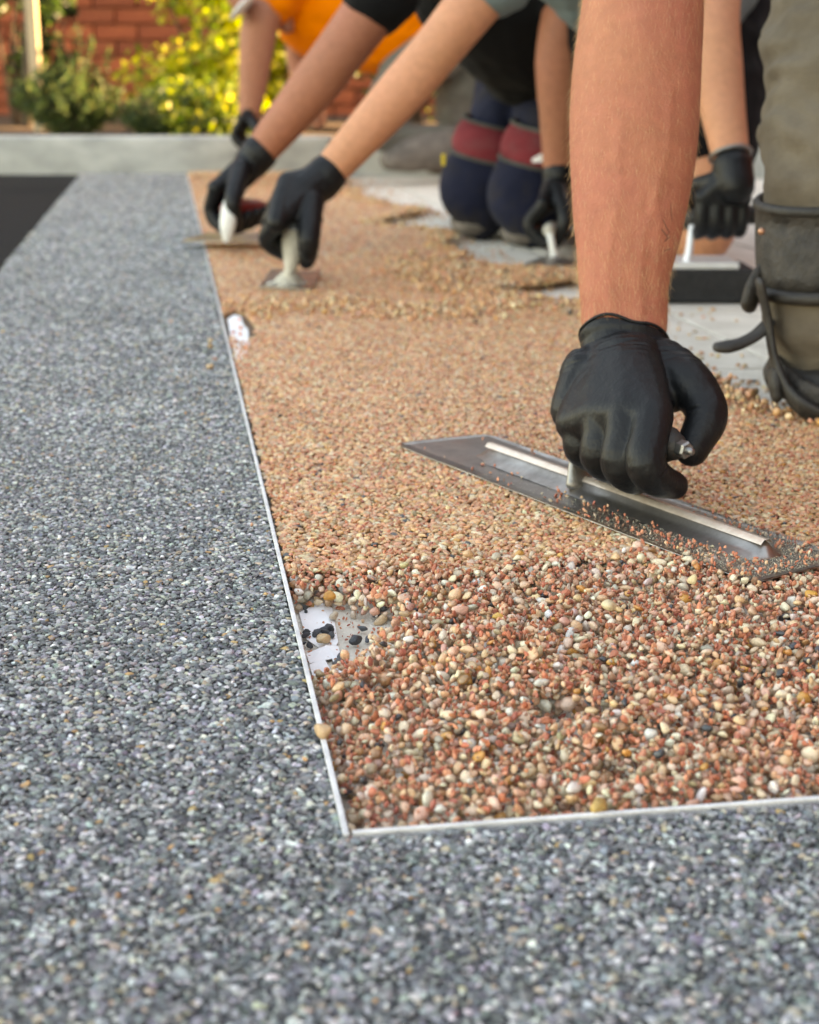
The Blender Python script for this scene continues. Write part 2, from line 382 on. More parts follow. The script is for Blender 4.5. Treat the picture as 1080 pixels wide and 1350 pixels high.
# --- tan pebbles: trowelled flat bed
def loose(u, v):
    l = 0.0
    l = max(l, .75 - abs(v - 1.44 - .05 * math.sin(u * 17)) / .16 - max(0, .05 - u) * 4)
    l = max(l, 1.1 - math.hypot((u - .46) / .20, (v - 1.75) / .40))
    l = max(l, 1 - abs(u - right_edge(v)) / .05)
    l = max(l, (v - 4.15) / .1)
    return max(0.0, min(1.0, l + .4 * noise.noise(Vector((u * 14, v * 14, 5))) * (1 if l > .02 else 0)))
tp, ts, tr, tk = [], [], [], []
for (v0, v1, s_) in [(.30, 1.05, .0047), (1.05, 2.0, .0050), (2.0, 4.43, .0064)]:
    U, Vv = hexgrid(.004, .72, v0, v1, s_, .18)
    re_ = np.array([right_edge(v) for v in Vv]); rag = np.array([noise.noise(Vector((u * 25, v * 25, 9))) for u, v in zip(U, Vv)])
    k = (U < re_ + rag * .03) & (U > .004)
    near = (Vv < .40); k &= ~near | (Vv > .335 + .03 * rag)
    k &= np.array([in_hole(u, v) <= 0 for u, v in zip(U, Vv)])
    U, Vv = U[k], Vv[k]; n = len(U)
    lo = np.array([loose(u, v) for u, v in zip(U, Vv)])
    r = s_ * np.clip(rng.lognormal(-.46, .24, n), .36, .95); el_ = rng.uniform(.7, 1.28, n); th = rng.uniform(.5, .75, n)
    z = .0012 - r * th + rng.normal(0, .00035, n) + lo * (rng.normal(.001, .0022, n))
    tp.append(uvz(U, Vv, z)); ts.append(np.stack([r * el_, r / el_, r * th], 1)); tr.append(rot_flat(n, .22) + np.stack([lo * rng.normal(0, .7, n), lo * rng.normal(0, .7, n), 0 * lo], 1))
    # loose ones on top
    k = rng.random(n) < lo * .40; m = k.sum()
    rr_ = s_ * np.clip(rng.lognormal(-.5, .25, m), .36, .95)
    hump = np.array([max(0, .5 + noise.noise(Vector((u * 11, v * 11, 3)))) for u, v in zip(U[k], Vv[k])]) * .0045
    tp.append(uvz(U[k] + rng.normal(0, .002, m), Vv[k] + rng.normal(0, .002, m), .003 + hump * rng.random(m) + rng.random(m) * .002)); ts.append(np.stack([rr_ * 1.1, rr_ * .9, rr_ * .75], 1)); tr.append(rng.uniform(0, 6.28, (m, 3)))
# strays scattered on the concrete beside the bed, and along its ragged edge
ns = 1500; vv_ = rng.uniform(.5, 4.3, ns); off = rng.exponential(.035, ns); k = off < .25; vv_, off = vv_[k], off[k]
uu_ = np.array([right_edge(v) for v in vv_]) + off; m = len(vv_); r = rng.uniform(.0022, .0036, m)
tp.append(uvz(uu_, vv_, BASE + .0045 + r * .7)); ts.append(np.stack([r * 1.1, r * .9, r * .7], 1)); tr.append(rot_flat(m, .2))
vv_ = rng.uniform(-.1, 1.9, 20); uu_ = -rng.exponential(.04, 20) - .006; m = 20; r = rng.uniform(.0009, .0020, m)
tp.append(uvz(uu_, vv_, .0006 + r * .5)); ts.append(np.stack([r * 1.1, r * .9, r * .7], 1)); tr.append(rot_flat(m, .3))
tp, ts, tr = map(np.concatenate, (tp, ts, tr))
scatter('trowelled_pebbles', tp, tr, ts, pick(*FLAT, len(tp)), COL_P, 'smoothed band of tan and pink pebbles between the white trim and the concrete', 'gravel')
print('tan', len(tp))
# red chips pressed between them
cp, cs, cr = [], [], []
for (v0, v1, s_) in [(.30, 1.05, .0043), (1.05, 2.0, .0056), (2.0, 4.43, .011)]:
    U, Vv = hexgrid(.004, .70, v0, v1, s_, .35); re_ = np.array([right_edge(v) for v in Vv])
    k = (U < re_) & (U > .004) & (rng.random(len(U)) < .62) & np.array([in_hole(u, v) <= 0 for u, v in zip(U, Vv)])
    U, Vv = U[k], Vv[k]; n = len(U); r = s_ * rng.uniform(.20, .42, n)
    lo = np.array([loose(u, v) for u, v in zip(U, Vv)])
    cp.append(uvz(U, Vv, .0009 - r * .3 + rng.normal(0, .0003, n) + lo * rng.uniform(0, .005, n))); cs.append(np.stack([r * 1.2, r * .85, r * .7], 1)); cr.append(rot_flat(n, .5))
cp, cs, cr = map(np.concatenate, (cp, cs, cr))
scatter('trowelled_chips', cp, cr, cs, pick(*CHI, len(cp)), COL_C, 'fine brick-red chips pressed in among the smoothed pebbles', 'gravel')

# --- loose pile at the near corner: stones dropped one by one and settled
NU, NV, RES = 560, 420, .001
Hm = np.full((NU, NV), BASE); Tm = np.zeros((NU, NV))
ui = (np.arange(NU) + .5) * RES + .002; vi = (np.arange(NV) + .5) * RES + .002
for i in range(0, NU):
    for j in range(0, NV):
        if i % 4 == 0 and j % 4 == 0:
            u, v = ui[i], vi[j]
            t = .0152 + .0042 * noise.noise(Vector((u * 17, v * 17, 8))) + .0032 * noise.noise(Vector((u * 45, v * 45, 1)))
            t += .0045 * max(0, 1 - abs(v - .16) / .16) * (1 if u > .12 else u / .12)
            t += .0012 * max(0, min(1, (v - .25) / .1))
            t *= min(1, max(.72, (v + .001) / .014)) * min(1, max(.70, (u + .004) / .014)) if v < .3 else 1
            h = in_hole(u, v)
            if h > 0: t = .0
            if v > .355: t *= max(0, 1 - (v - .355) / .03)
            Tm[i:i + 4, j:j + 4] = t
dep = {}
def drop(u, v, r, c, tries=4, spread=.004):
    rr_ = max(1, int(round(r / RES))); kf = dep.get(rr_)
    if kf is None:
        q = np.arange(-rr_, rr_ + 1); D = np.hypot(*np.meshgrid(q, q)) / (rr_ + .35); kf = np.where(D < 1, np.sqrt(np.clip(1 - D * D, 0, 1)), -9); dep[rr_] = kf
    best = None
    for _ in range(tries):
        a_, b_ = int((u - .002) / RES), int((v - .002) / RES)
        u, v = u, v
        if rr_ <= a_ < NU - rr_ and rr_ <= b_ < NV - rr_:
            w = Hm[a_ - rr_:a_ + rr_ + 1, b_ - rr_:b_ + rr_ + 1]
            z = (w + c * kf)[kf > 0].max()
            if best is None or z < best[0]: best = (z, a_, b_)
        u2, v2 = rng.normal(0, spread, 2)
        u, v = (ui[best[1]] + u2, vi[best[2]] + v2) if best else (u + u2, v + v2)
    if best is None: return None
    z, a_, b_ = best
    if z > BASE + Tm[a_, b_] + .0012: return None
    w = Hm[a_ - rr_:a_ + rr_ + 1, b_ - rr_:b_ + rr_ + 1]; np.maximum(w, np.where(kf > 0, z + c * kf, -9), out=w)
    return ui[a_], vi[b_], z
pp, ps, pr, pc, qp, qs, qr = [], [], [], [], [], [], []
miss = 0
for it in range(58000):
    u, v = rng.uniform(.003, .55), rng.uniform(.003, .40)
    if Tm[min(NU - 1, int((u - .002) / RES)), min(NV - 1, int((v - .002) / RES))] <= .0005: continue
    if rng.random() < .60:
        r = float(np.clip(rng.lognormal(math.log(.0030), .22), .0018, .0044)); e_ = rng.uniform(.72, 1.3); c = r * rng.uniform(.62, .9)
        d = drop(u, v, r, c)
        if d: pp.append(d); ps.append((r * e_, r / e_, c)); pr.append((rng.normal(0, .5), rng.normal(0, .5), rng.uniform(0, 6.28)))
    else:
        r = rng.uniform(.0009, .0022); d = drop(u, v, r, r * .7, 3, .002)
        if d: qp.append(d); qs.append((r * 1.3, r * .9, r * .75)); qr.append(tuple(rng.uniform(0, 6.28, 3)))
pp = np.array(pp); qp = np.array(qp); print('pile', len(pp), len(qp))
scatter('loose_pebbles', uvz(pp[:, 0], pp[:, 1], pp[:, 2]), pr, ps, pick(*PEB, len(pp), .15), COL_P, 'heap of loose rounded cream, tan and dark pebbles at the near corner', 'gravel')
# chips also cling to the top of the heap
m = 12000; U = rng.uniform(.004, .55, m); Vv = rng.uniform(.004, .40, m)
a_ = np.clip(((U - .002) / RES).astype(int), 0, NU - 1); b_ = np.clip(((Vv - .002) / RES).astype(int), 0, NV - 1)
k = (rng.random(m) < np.clip((.37 - Vv) / .08, 0, 1)) & (Hm[a_, b_] > BASE + .004) & (Tm[a_, b_] > .002) & (np.array([noise.noise(Vector((u * 60, v * 60, 0))) for u, v in zip(U, Vv)]) > -.22)
U, Vv, zz = U[k], Vv[k], Hm[a_[k], b_[k]]; m = len(U); r = np.clip(rng.lognormal(math.log(.0013), .35, m), .0005, .0027)
q3 = np.concatenate([uvz(qp[:, 0], qp[:, 1], qp[:, 2]), uvz(U, Vv, zz + r * .2)]); s3 = np.concatenate([np.array(qs), np.stack([r * 1.3, r * .9, r * .75], 1)]); r3 = np.concatenate([np.array(qr), rng.uniform(0, 6.28, (m, 3))])
scatter('loose_chips', q3, r3, s3, pick(*CHI, len(q3)), COL_C, 'fine brick-red chips strewn among the loose pebbles', 'gravel')

# ------------------------------------------------------------------ kerb and garden bed
KD = Vector((.997, -.045, 0)).normalized(); KN = Vector((-KD.y, KD.x, 0)); K0 = Vector((-.951, 4.985, 0))
BED = .100
t = thing('kerb', K0 + Vector((0, 0, -.02)), 'pale concrete kerb behind the paving, in front of the planting bed', 'kerb')
x0 = -6.5
for i in range(8):                                   # cast lengths with narrow joints
    L_ = 1.196; cc = K0 + KD * (x0 + i * 1.2 + .6) + KN * .08
    v, f = box_vf((0, 0, 0), L_, .16, .14, KD, KN)
    o = mesh('kerb_stone', [q + cc + Vector((0, 0, .043)) for q in v], f, M['kerb'], t); bevel_me(o.data, .012, 3); o.data.shade_smooth()
pts = [K0 + KD * -40 + KN * .15, K0 + KD * 40 + KN * .15, K0 + KD * 40 + KN * 40, K0 + KD * -40 + KN * 40]
# gently uneven soil sheet
nx, ny = 60, 14; vv, ff = [], []
for j in range(ny + 1):
    for i in range(nx + 1):
        p = K0 + KD * (-9 + 13.2 * i / nx) + KN * (.15 + 5.2 * j / ny)
        vv.append(p + Vector((0, 0, BED - .012 + .02 * noise.noise(p * 3) * min(1, j))))
for j in range(ny):
    for i in range(nx): ff.append((j * (nx + 1) + i, j * (nx + 1) + i + 1, (j + 1) * (nx + 1) + i + 1, (j + 1) * (nx + 1) + i))
o = mesh('garden_bed', vv, ff, M['soil'], smooth=True); tag(o, kind='structure')

# ------------------------------------------------------------------ brick building behind the bed
def brick_mat(name, c0, c1):
    t = NT(name); x = t.noise(14, 5, .65); oi = t.n('ObjectInfo')
    r = t.ramp(x, 0, [(.3, c0), (.7, c1)]); hs = t.n('HueSaturation'); mr = t.n('MapRange')
    mr.inputs[3].default_value = .72; mr.inputs[4].default_value = 1.2; t.l(oi, 'Random', mr, 0); t.l(mr, 0, hs, 'Value'); t.l(r, 0, hs, 'Color')
    t.l(hs, 0, t.b, 'Base Color'); t.set(rough=.85); y = t.noise(120, 4, .6); t.bump(y, 0, .002); return t.m
M['brick'] = brick_mat('red_brick', (.27, .052, .020), (.38, .088, .034))
M['mortar'] = varied('mortar', (.20, .09, .06), (.30, .15, .10), 30, .95, .002, 120)
def coursed(name):
    t = NT(name); tc = t.n('TexCoord'); mp = t.n('Mapping'); mp.inputs['Rotation'].default_value = (R(90), 0, 0); t.l(tc, 'Object', mp, 0)
    b = t.n('TexBrick'); b.inputs['Color1'].default_value = (.34, .07, .03, 1); b.inputs['Color2'].default_value = (.26, .05, .02, 1); b.inputs['Mortar'].default_value = (.25, .12, .08, 1)
    b.inputs['Scale'].default_value = 1; b.inputs['Mortar Size'].default_value = .006; b.inputs['Brick Width'].default_value = .24; b.inputs['Row Height'].default_value = .086
    t.l(mp, 0, b, 'Vector'); t.l(b, 0, t.b, 'Base Color'); t.set(rough=.9); return t.m
M['coursed'] = coursed('coursed_brick')
WY = 8.8
bld = thing('brick_building', (0, WY, 0), 'orange-red brick building wall behind the shrubs', 'building')
w = box('wall', (0, WY + .15, 1.75), 16, .24, 3.5, M['mortar'], bld)
w2 = box('upper_wall', (0, WY + .12, 2.55), 16.02, .27, 2.9, M['coursed'], bld)
box('roof_fascia', (0, WY + .05, 4.07), 16.4, .9, .14, M['mortar'], bld, .01)
bv, bf = box_vf((0, 0, 0), .23, .10, .076); bm_ = bpy.data.meshes.new('brick'); bm_.from_pydata([tuple(q) for q in bv], [], bf); bevel_me(bm_, .004, 1); bm_.materials.append(M['brick'])
for row in range(12):
    z = .06 + row * .086
    for i in range(25):
        x = -3.9 + i * .24 + (row % 2) * .12
        q = bpy.data.objects.new('brick', bm_); C.objects.link(q); q.parent = w
        q.location = Vector((x, WY - .018 + rng.uniform(-.003, .003) + .05, z + .04)) - Vector((0, WY, 0)); w.location = w.location
        q.location = Vector((x, WY + .03 + rng.uniform(-.003, .003), z + .04)) - Vector(bld.location) - Vector(w.location)

# house added only to shade the work area (to the right, out of view)
hs = thing('added_shade_house', (6.6, -2.0, 0), 'unseen red brick house added at right to shade the paving', 'house')
box('wall', (6.6, -1.5, 2.95), 5.2, 15.2, 5.9, M['coursed'], hs)
rv = []
for yy in (-9.3, 6.3): rv += [Vector((3.6, yy, 5.85)), Vector((9.6, yy, 5.85)), Vector((6.6, yy, 7.6))]
mesh('roof', rv, [(0, 1, 2), (3, 5, 4), (0, 2, 5, 3), (1, 4, 5, 2), (0, 3, 4, 1)], varied('roof_tile', (.10, .05, .035), (.16, .08, .05), 8, .9), hs)
for yy in (-6.5, -3.0, .6):
    f_ = box('window', (3.985, yy, 1.5), .06, 1.3, 1.2, M['trim'], hs, .01)
    box('pane', (3.945, yy, 1.5), .02, 1.16, 1.06, NT('window_glass').set(col=(.03, .04, .05), rough=.05).m, f_)

# ------------------------------------------------------------------ plants
def leaf_mat(name, translucent):
    t = NT(name); a = t.n('Attribute', attribute_type='GEOMETRY', attribute_name='leaf'); t.l(a, 0, t.b, 'Base Color'); t.set(rough=.45, spec=.45)
    tr = t.n('BsdfTranslucent'); hsv = t.n('HueSaturation'); hsv.inputs['Value'].default_value = 1.7; hsv.inputs['Saturation'].default_value = 1.1; t.l(a, 0, hsv, 'Color'); t.l(hsv, 0, tr, 'Color')
    mx = t.n('MixShader'); mx.inputs[0].default_value = translucent; t.l(t.b, 0, mx, 1); t.l(tr, 0, mx, 2); t.l(mx, 0, t.out, 'Surface'); return t.m
M['leaf'] = leaf_mat('leaf', .5); M['bark'] = varied('bark', (.035, .022, .015), (.10, .065, .04), 40, .9, .004, 120)
def leaves(name, pos, nrm, size, asp, cols, parent):
    n = len(pos); V = np.empty((n, 6, 3)); t1 = np.cross(nrm, rng.normal(size=(n, 3))); t1 /= np.linalg.norm(t1, axis=1)[:, None]; t2 = np.cross(nrm, t1)
    sz = size[:, None]
    for k, (x, y, b) in enumerate([(-.5, 0, 0), (-.15, .5, .12), (.25, .38, .1), (.5, 0, -.1), (.25, -.38, .1), (-.15, -.5, .12)]):
        V[:, k] = pos + t1 * (x * sz) + t2 * (y * sz * asp) + nrm * (b * sz)
    me = bpy.data.meshes.new(name); V = V.reshape(-1, 3)
    me.from_pydata(V.tolist(), [], [(6 * i, 6 * i + 1, 6 * i + 2, 6 * i + 3) for i in range(n)] + [(6 * i, 6 * i + 3, 6 * i + 4, 6 * i + 5) for i in range(n)])
    a = me.attributes.new('leaf', 'FLOAT_COLOR', 'POINT'); a.data.foreach_set('color', np.repeat(np.concatenate([cols, np.ones((n, 1))], 1), 6, 0).astype(np.float32).ravel())
    return link(name, me, M['leaf'], parent)
def leafcols(pal, n): return np.clip(np.array(pal)[rng.integers(0, len(pal), n)] * rng.uniform(.6, 1.35, (n, 1)), 0, 1)
def stems(base, tips, r0, parent, name='stem'):
    V, F = [], []
    for tp_ in tips:
        b = Vector(base) + Vector((rng.normal(0, .02), rng.normal(0, .02), 0)); mid = (b * .45 + Vector(tp_) * .55) + Vector((rng.normal(0, .03), rng.normal(0, .03), .03))
        tube([b, mid, Vector(tp_)], [r0, r0 * .7, r0 * .3], n=6, sub=4, V=V, F=F)
    return mesh(name, V, F, M['bark'], parent, True)
def bush(base, rx, ry, h, n, leaf, asp, pal, label, cat='shrub', clumps=26, up=.2, lift=.45):
    base = Vector(base); t = thing('shrub', base, label, cat, 'plants in the bed behind the kerb')
    cl = []
    for _ in range(clumps):
        a_ = rng.uniform(0, 6.28); q = rng.uniform(.2, 1) ** .6; zz = rng.uniform(.12, 1)
        k = math.sqrt(max(.15, 1 - abs(zz - lift) ** 2 * 1.5)); cl.append(base + Vector((math.cos(a_) * q * rx * k, math.sin(a_) * q * ry * k, h * zz)))
    stems(base, cl[::2], .007, t)
    pos, nr = [], []; per = n // clumps
    for c_ in cl:
        s_ = rng.uniform(.11, .2) * min(1.4, max(rx, ry) * 3); d = rng.normal(size=(per, 3)); d /= np.linalg.norm(d, axis=1)[:, None]
        pos.append(np.array(c_) + d * s_ * (rng.random((per, 1)) ** .45) * np.array([1, 1, .8])); nr.append(d * .8 + rng.normal(0, .5, (per, 3)) + np.array([0, 0, up]))
    pos = np.concatenate(pos); nr = np.concatenate(nr); nr /= np.linalg.norm(nr, axis=1)[:, None]
    pos[:, 2] = np.maximum(pos[:, 2], base.z + .005)
    leaves('foliage', pos, nr, rng.uniform(.6, 1.3, len(pos)) * leaf, asp, leafcols(pal, len(pos)), t); return t
def spiky(base, rx, ry, h, n, pal, label, tall=()):
    base = Vector(base); t = thing('shrub', base, label, 'shrub', 'plants in the bed behind the kerb'); pos, nr, tips = [], [], []
    for k in range(n):
        a_ = rng.uniform(0, 6.28); q = rng.random() ** .5; lean = Vector((math.cos(a_) * q * rx, math.sin(a_) * q * ry, h * rng.uniform(.45, 1) * (1.05 - .45 * q)))
        if k < len(tall): lean = Vector(tall[k])
        tips.append(base + lean); m = int(lean.length / .006)
        for s_ in np.linspace(.15, 1, m):
            p = base + Vector((lean.x * s_ ** .6, lean.y * s_ ** .6, lean.z * s_)); pos.append(np.array(p) + rng.normal(0, .008, 3)); d = rng.normal(size=3); d[2] *= .5; nr.append(d / np.linalg.norm(d))
    stems(base, tips[::3], .003, t); pos = np.array(pos); nr = np.array(nr)
    leaves('foliage', pos, nr, rng.uniform(.6, 1.3, len(pos)) * .026, .34, leafcols(pal, len(pos)), t); return t
GRN = [(.06, .10, .025), (.085, .12, .03), (.04, .075, .02), (.12, .14, .045)]
YEL = [(.27, .31, .035), (.36, .36, .05), (.14, .20, .025), (.42, .39, .07)]
DRK = [(.02, .035, .014), (.03, .05, .018), (.015, .03, .012)]
OLV = [(.065, .105, .038), (.095, .135, .045), (.045, .08, .03), (.14, .16, .06)]
def at(px, Y, z=BED - .01): return Vector(((px - 540) / FPX * (Y * _c + (CAM_H - z) * _s), Y, z))
spiky(at(92, 5.75), .21, .16, .30, 150, OLV, 'bushy grey-green spiky shrub left in the bed, by the lit post', tall=[(.10, 0, .34), (.16, .02, .30), (.05, 0, .38), (-.02, 0, .36)])
spiky(at(212, 5.70), .17, .13, .20, 110, OLV, 'low spiky shrub in front of the bare brick, between the taller shrubs')
bush(at(290, 6.15), .27, .22, .95, 5200, .034, .72, YEL, 'tall sunlit yellow-green leafy shrub beside the kneeling person in orange', clumps=34)
bush(at(276, 5.55), .16, .12, .17, 1500, .026, .7, GRN + YEL, 'low leafy plant on the kerb edge under the sunlit shrub', clumps=14)
bush(at(372, 6.3), .20, .2, .85, 2600, .034, .72, YEL, 'sunlit yellow-green shrub just behind the bare hanging forearm', clumps=18)
bush(at(18, 6.9), .22, .2, .95, 2400, .04, .6, DRK + GRN, 'dark leafy shrub at the left edge of the picture', clumps=16)
bush(at(76, 7.2), .11, .1, .66, 900, .035, .6, DRK, 'dark green upright shrub right beside the lit post', clumps=9)
bush(at(545, 6.6), .34, .25, .95, 3000, .034, .6, GRN + DRK, 'green shrub glimpsed behind the bent orange back', clumps=20)
bush(at(720, 6.6), .5, .3, 1.0, 3000, .034, .6, GRN, 'green shrub behind the black-shirted person', clumps=20)
bush(at(960, 6.6), .5, .3, 1.0, 3000, .034, .6, GRN + OLV, 'green shrub far right behind the bare-armed worker', clumps=20)
# post and trunk
M['timber'] = varied('pale_timber', (.42, .30, .19), (.56, .43, .28), 20, .7, .002, 60, stretch=(4, 4, .4))
pq = at(52, 6.4); t = thing('timber_post', pq, 'pale sunlit timber stake standing in the bed', 'post')
box('stake', pq + Vector((0, 0, .60)), .042, .042, 1.24, M['timber'], t, .004)
V, F = tube([pq + Vector((-.055, .02, .30 + k * .0)) + Vector((math.cos(a_) * .05, math.sin(a_) * .04, 0)) for k, a_ in enumerate(np.linspace(0, 6.2, 9))], [.004] * 9, n=6, sub=2)
V, F = tube([at(37, 6.6), at(38, 6.6, .5), at(36, 6.62, 1.1), at(40, 6.65, 1.9)], [.028, .024, .022, .016], n=10)
tr = thing('young_tree', at(37, 6.6), 'slim dark tree trunk beside the sunlit stake', 'tree')
mesh('trunk', V, F, M['bark'], tr, True)
n_ = 1600; d = rng.normal(size=(n_, 3)); d /= np.linalg.norm(d, axis=1)[:, None]
leaves('crown', np.array(at(40, 6.65, 1.75)) + d * (rng.random((n_, 1)) ** .4) * np.array([.6, .5, .6]), d, rng.uniform(.03, .06, n_), .6, leafcols(DRK + GRN, n_), tr)

# ------------------------------------------------------------------ people and tools: materials
def skin_mat(name, base, red, scale=1.0, hairless=False):
    t = NT(name); a = t.noise(8, 5, .65); r = t.ramp(a, 0, [(.30, base), (.72, red)])
    b = t.noise(90, 3, .6); r2 = t.ramp(b, 0, [(.25, (.86, .84, .82)), (.75, (1.10, 1.10, 1.10))]); m = t.mix(r, 0, r2, 0, mode='MULTIPLY', f=1)
    v = t.n('TexVoronoi'); tc = t.n('TexCoord'); v.inputs['Scale'].default_value = 95; t.l(tc, 'Object', v, 'Vector'); fr = t.ramp(v, 'Distance', [(.05, (.62, .5, .45)), (.13, (1, 1, 1))])
    sep = t.n('SeparateColor'); t.l(v, 'Color', sep, 0); gt = t.n('Math', operation='GREATER_THAN'); gt.inputs[1].default_value = .965; t.l(sep, 0, gt, 0)
    m2 = t.mix((1, 1, 1), 0, fr, 0, gt, 0); m3 = t.mix(m, 2, m2, 2, mode='MULTIPLY', f=.7); t.l(m3, 2, t.b, 'Base Color')
    t.set(rough=.50, sss=.12, spec=.42); t.b.inputs['Subsurface Radius'].default_value = (.9, .35, .2); t.b.inputs['Subsurface Scale'].default_value = .006
    y = t.noise(520, 4, .7); b1 = t.bump(y, 0, .0013, .9); z = t.noise(60, 3, .6, stretch=(1, 1, .35)); t.bump(z, 0, .0016, .6, b1)
    return t.m
M['skin_tan'] = skin_mat('skin_tan', (.49, .180, .098), (.47, .136, .092))
M['skin_red'] = skin_mat('skin_ruddy', (.36, .130, .070), (.40, .140, .082))
M['skin_fair'] = skin_mat('skin_fair', (.57, .255, .14), (.61, .26, .155))
M['skin_far'] = skin_mat('skin_weathered', (.36, .14, .085), (.42, .17, .11))
def glove_mat():
    t = NT('nitrile_black'); x = t.noise(30, 3, .5); r = t.ramp(x, 0, [(.3, (.0045, .005, .006)), (.7, (.0075, .0085, .010))]); t.l(r, 0, t.b, 'Base Color')
    rr = t.ramp(x, 0, [(.3, (.40,) * 3), (.7, (.50,) * 3)]); t.l(rr, 0, t.b, 'Roughness'); t.set(spec=.27)
    y = t.noise(900, 2, .5); b1 = t.bump(y, 0, .00012, .5); z = t.noise(64, 5, .7, stretch=(1, 1, .6)); t.bump(z, 0, .0030, .6, b1); return t.m
M['glove'] = glove_mat()
def cloth(name, c0, c1, weave=900, scale=12, bump=.0005, rough=.9, dirt=None):
    t = NT(name); x = t.noise(scale, 5, .65); r = t.ramp(x, 0, [(.3, c0), (.7, c1)])
    last, lo = r, 0
    if dirt:
        d = t.noise(5, 5, .7); f = t.ramp(d, 0, [(.48, (0, 0, 0)), (.68, (1, 1, 1))]); last = t.mix(r, 0, dirt, 0, f, 0); lo = 2
    t.l(last, lo, t.b, 'Base Color'); t.set(rough=rough, sheen=.03, spec=.15)
    w = t.noise(weave, 2, .5); b1 = t.bump(w, 0, bump, .8); z = t.noise(22, 4, .6, stretch=(.6, .6, 1.6)); t.bump(z, 0, .006, .6, b1); return t.m
M['khaki'] = cloth('khaki_canvas', (.115, .094, .072), (.165, .136, .104), dirt=(.085, .067, .051))
M['navy'] = cloth('navy_work_cloth', (.006, .008, .020), (.014, .017, .036), dirt=(.030, .025, .021))
M['black_cloth'] = cloth('black_cotton', (.003, .003, .0035), (.006, .006, .0065))
M['teal_cloth'] = cloth('teal_jersey', (.12, .17, .18), (.17, .225, .235))
M['hivis'] = cloth('orange_hivis', (.74, .155, .006), (.86, .205, .010))
M['grey_cloth'] = cloth('grey_work_cloth', (.10, .10, .088), (.19, .18, .16), dirt=(.12, .09, .08))
M['boot'] = varied('worn_boot', (.09, .075, .065), (.19, .16, .14), 25, .8, .002, 90)
M['red_pad'] = cloth('red_pad_cloth', (.13, .016, .021), (.22, .032, .038), dirt=(.16, .065, .065))
M['pad_grey'] = cloth('grey_binding', (.05, .05, .045), (.10, .10, .09))
M['leather'] = varied('worn_black_rubber', (.008, .007, .0065), (.026, .022, .019), 28, .62, .0015, 140)
M['leather_worn'] = varied('scuffed_rubber', (.008, .0068, .006), (.044, .036, .030), 48, .68, .004, 90)
M['hair'] = varied('brown_hair', (.03, .018, .01), (.08, .05, .028), 60, .6, .003, 200, stretch=(3, 3, .5))
def steel_mat():
    t = NT('trowel_steel'); x = t.noise(22, 5, .7, stretch=(1, 1, 1)); y = t.noise(300, 3, .6)
    r = t.ramp(x, 0, [(.30, (.19, .17, .155)), (.70, (.44, .41, .385))]); t.l(r, 0, t.b, 'Base Color')
    rr = t.ramp(x, 0, [(.3, (.46,) * 3), (.7, (.28,) * 3)]); t.l(rr, 0, t.b, 'Roughness'); t.set(metal=.95); t.bump(y, 0, .0002, .5); return t.m
M['steel'] = steel_mat()
M['bright_steel'] = varied('bright_steel', (.62, .60, .57), (.80, .78, .75), 50, .24, .0003, 300, metal=1.0)
M['dull_steel'] = varied('dull_steel', (.16, .155, .15), (.30, .29, .28), 60, .38, .0004, 300, metal=.9)
M['reflection_steel'] = varied('peach_reflection_steel', (.70, .56, .46), (.90, .77, .67), 70, .34, .0004, 300, metal=.65)  # peach reflection of gravel and skin put into the base colour
M['aluminium'] = varied('aluminium', (.66, .67, .68), (.78, .79, .80), 40, .42, .0003, 200, metal=.35)
M['dusty'] = varied('resin_dust', (.20, .19, .15), (.36, .34, .28), 60, .8, .0006, 300)
M['white_plastic'] = varied('white_plastic', (.62, .64, .63), (.74, .75, .74), 30, .4)
M['grey_grip'] = varied('mortar_smeared_wood', (.36, .34, .29), (.50, .48, .42), 40, .8, .001, 120)
M['red_grip'] = varied('red_lacquer', (.13, .012, .010), (.22, .02, .016), 30, .4)
M['black_foam'] = varied('black_foam', (.008, .008, .009), (.018, .018, .02), 60, .8, .002, 260)
M['blue_grip'] = varied('blue_grey_plastic', (.08, .10, .13), (.13, .155, .19), 40, .5)

# ------------------------------------------------------------------ the main finishing trowel
_t1, _t3 = G(526, 587, .003), G(993, 768, .003); TD = (_t3 - _t1); TL = TD.length; TD.normalize(); TP = Vector((-TD.y, TD.x, 0)); A0 = _t1 + TP * .0435; A0.z = 0   # along blade, across (right/away)
TZ = .0022; TW = .087
def T(s, p, z): return A0 + TD * s + TP * p + Vector((0, 0, TZ + z))
tw = thing('finishing_trowel', T(TL / 2, 0, 0), 'long steel finishing trowel held flat on the pebbles by the nearest black glove', 'trowel')
# blade: slightly bowed sheet with small corner cuts
ns, npq = 40, 10; vv, ff = [], []
for side_ in (0, 1):
    for i in range(ns + 1):
        for j in range(npq + 1):
            a = i / ns; b = j / npq * 2 - 1
            s_ = a * TL; w = TW / 2
            e = min(a, 1 - a) * TL; w -= max(0, .006 - e) * .9
            skew = .006 * b * (1 - a)
            vv.append(T(s_ + skew, b * w, (.0011 if side_ == 0 else 0) + .0008 * (2 * a - 1) ** 2 - .0006 * b * b + .0007 * noise.noise(Vector((a * 5, b * 2, 0)))))
m_ = (ns + 1) * (npq + 1)
for i in range(ns):
    for j in range(npq):
        q = i * (npq + 1) + j; ff += [(q, q + npq + 1, q + npq + 2, q + 1), (m_ + q, m_ + q + 1, m_ + q + npq + 2, m_ + q + npq + 1)]
bd = [i * (npq + 1) for i in range(ns + 1)] + [ns * (npq + 1) + j for j in range(1, npq + 1)] + [i * (npq + 1) + npq for i in range(ns - 1, -1, -1)] + [j for j in range(npq - 1, 0, -1)]
for a, b in zip(bd, bd[1:] + bd[:1]): ff.append((a, b, b + m_, a + m_))
mesh('blade', vv, ff, M['steel'], tw, True)
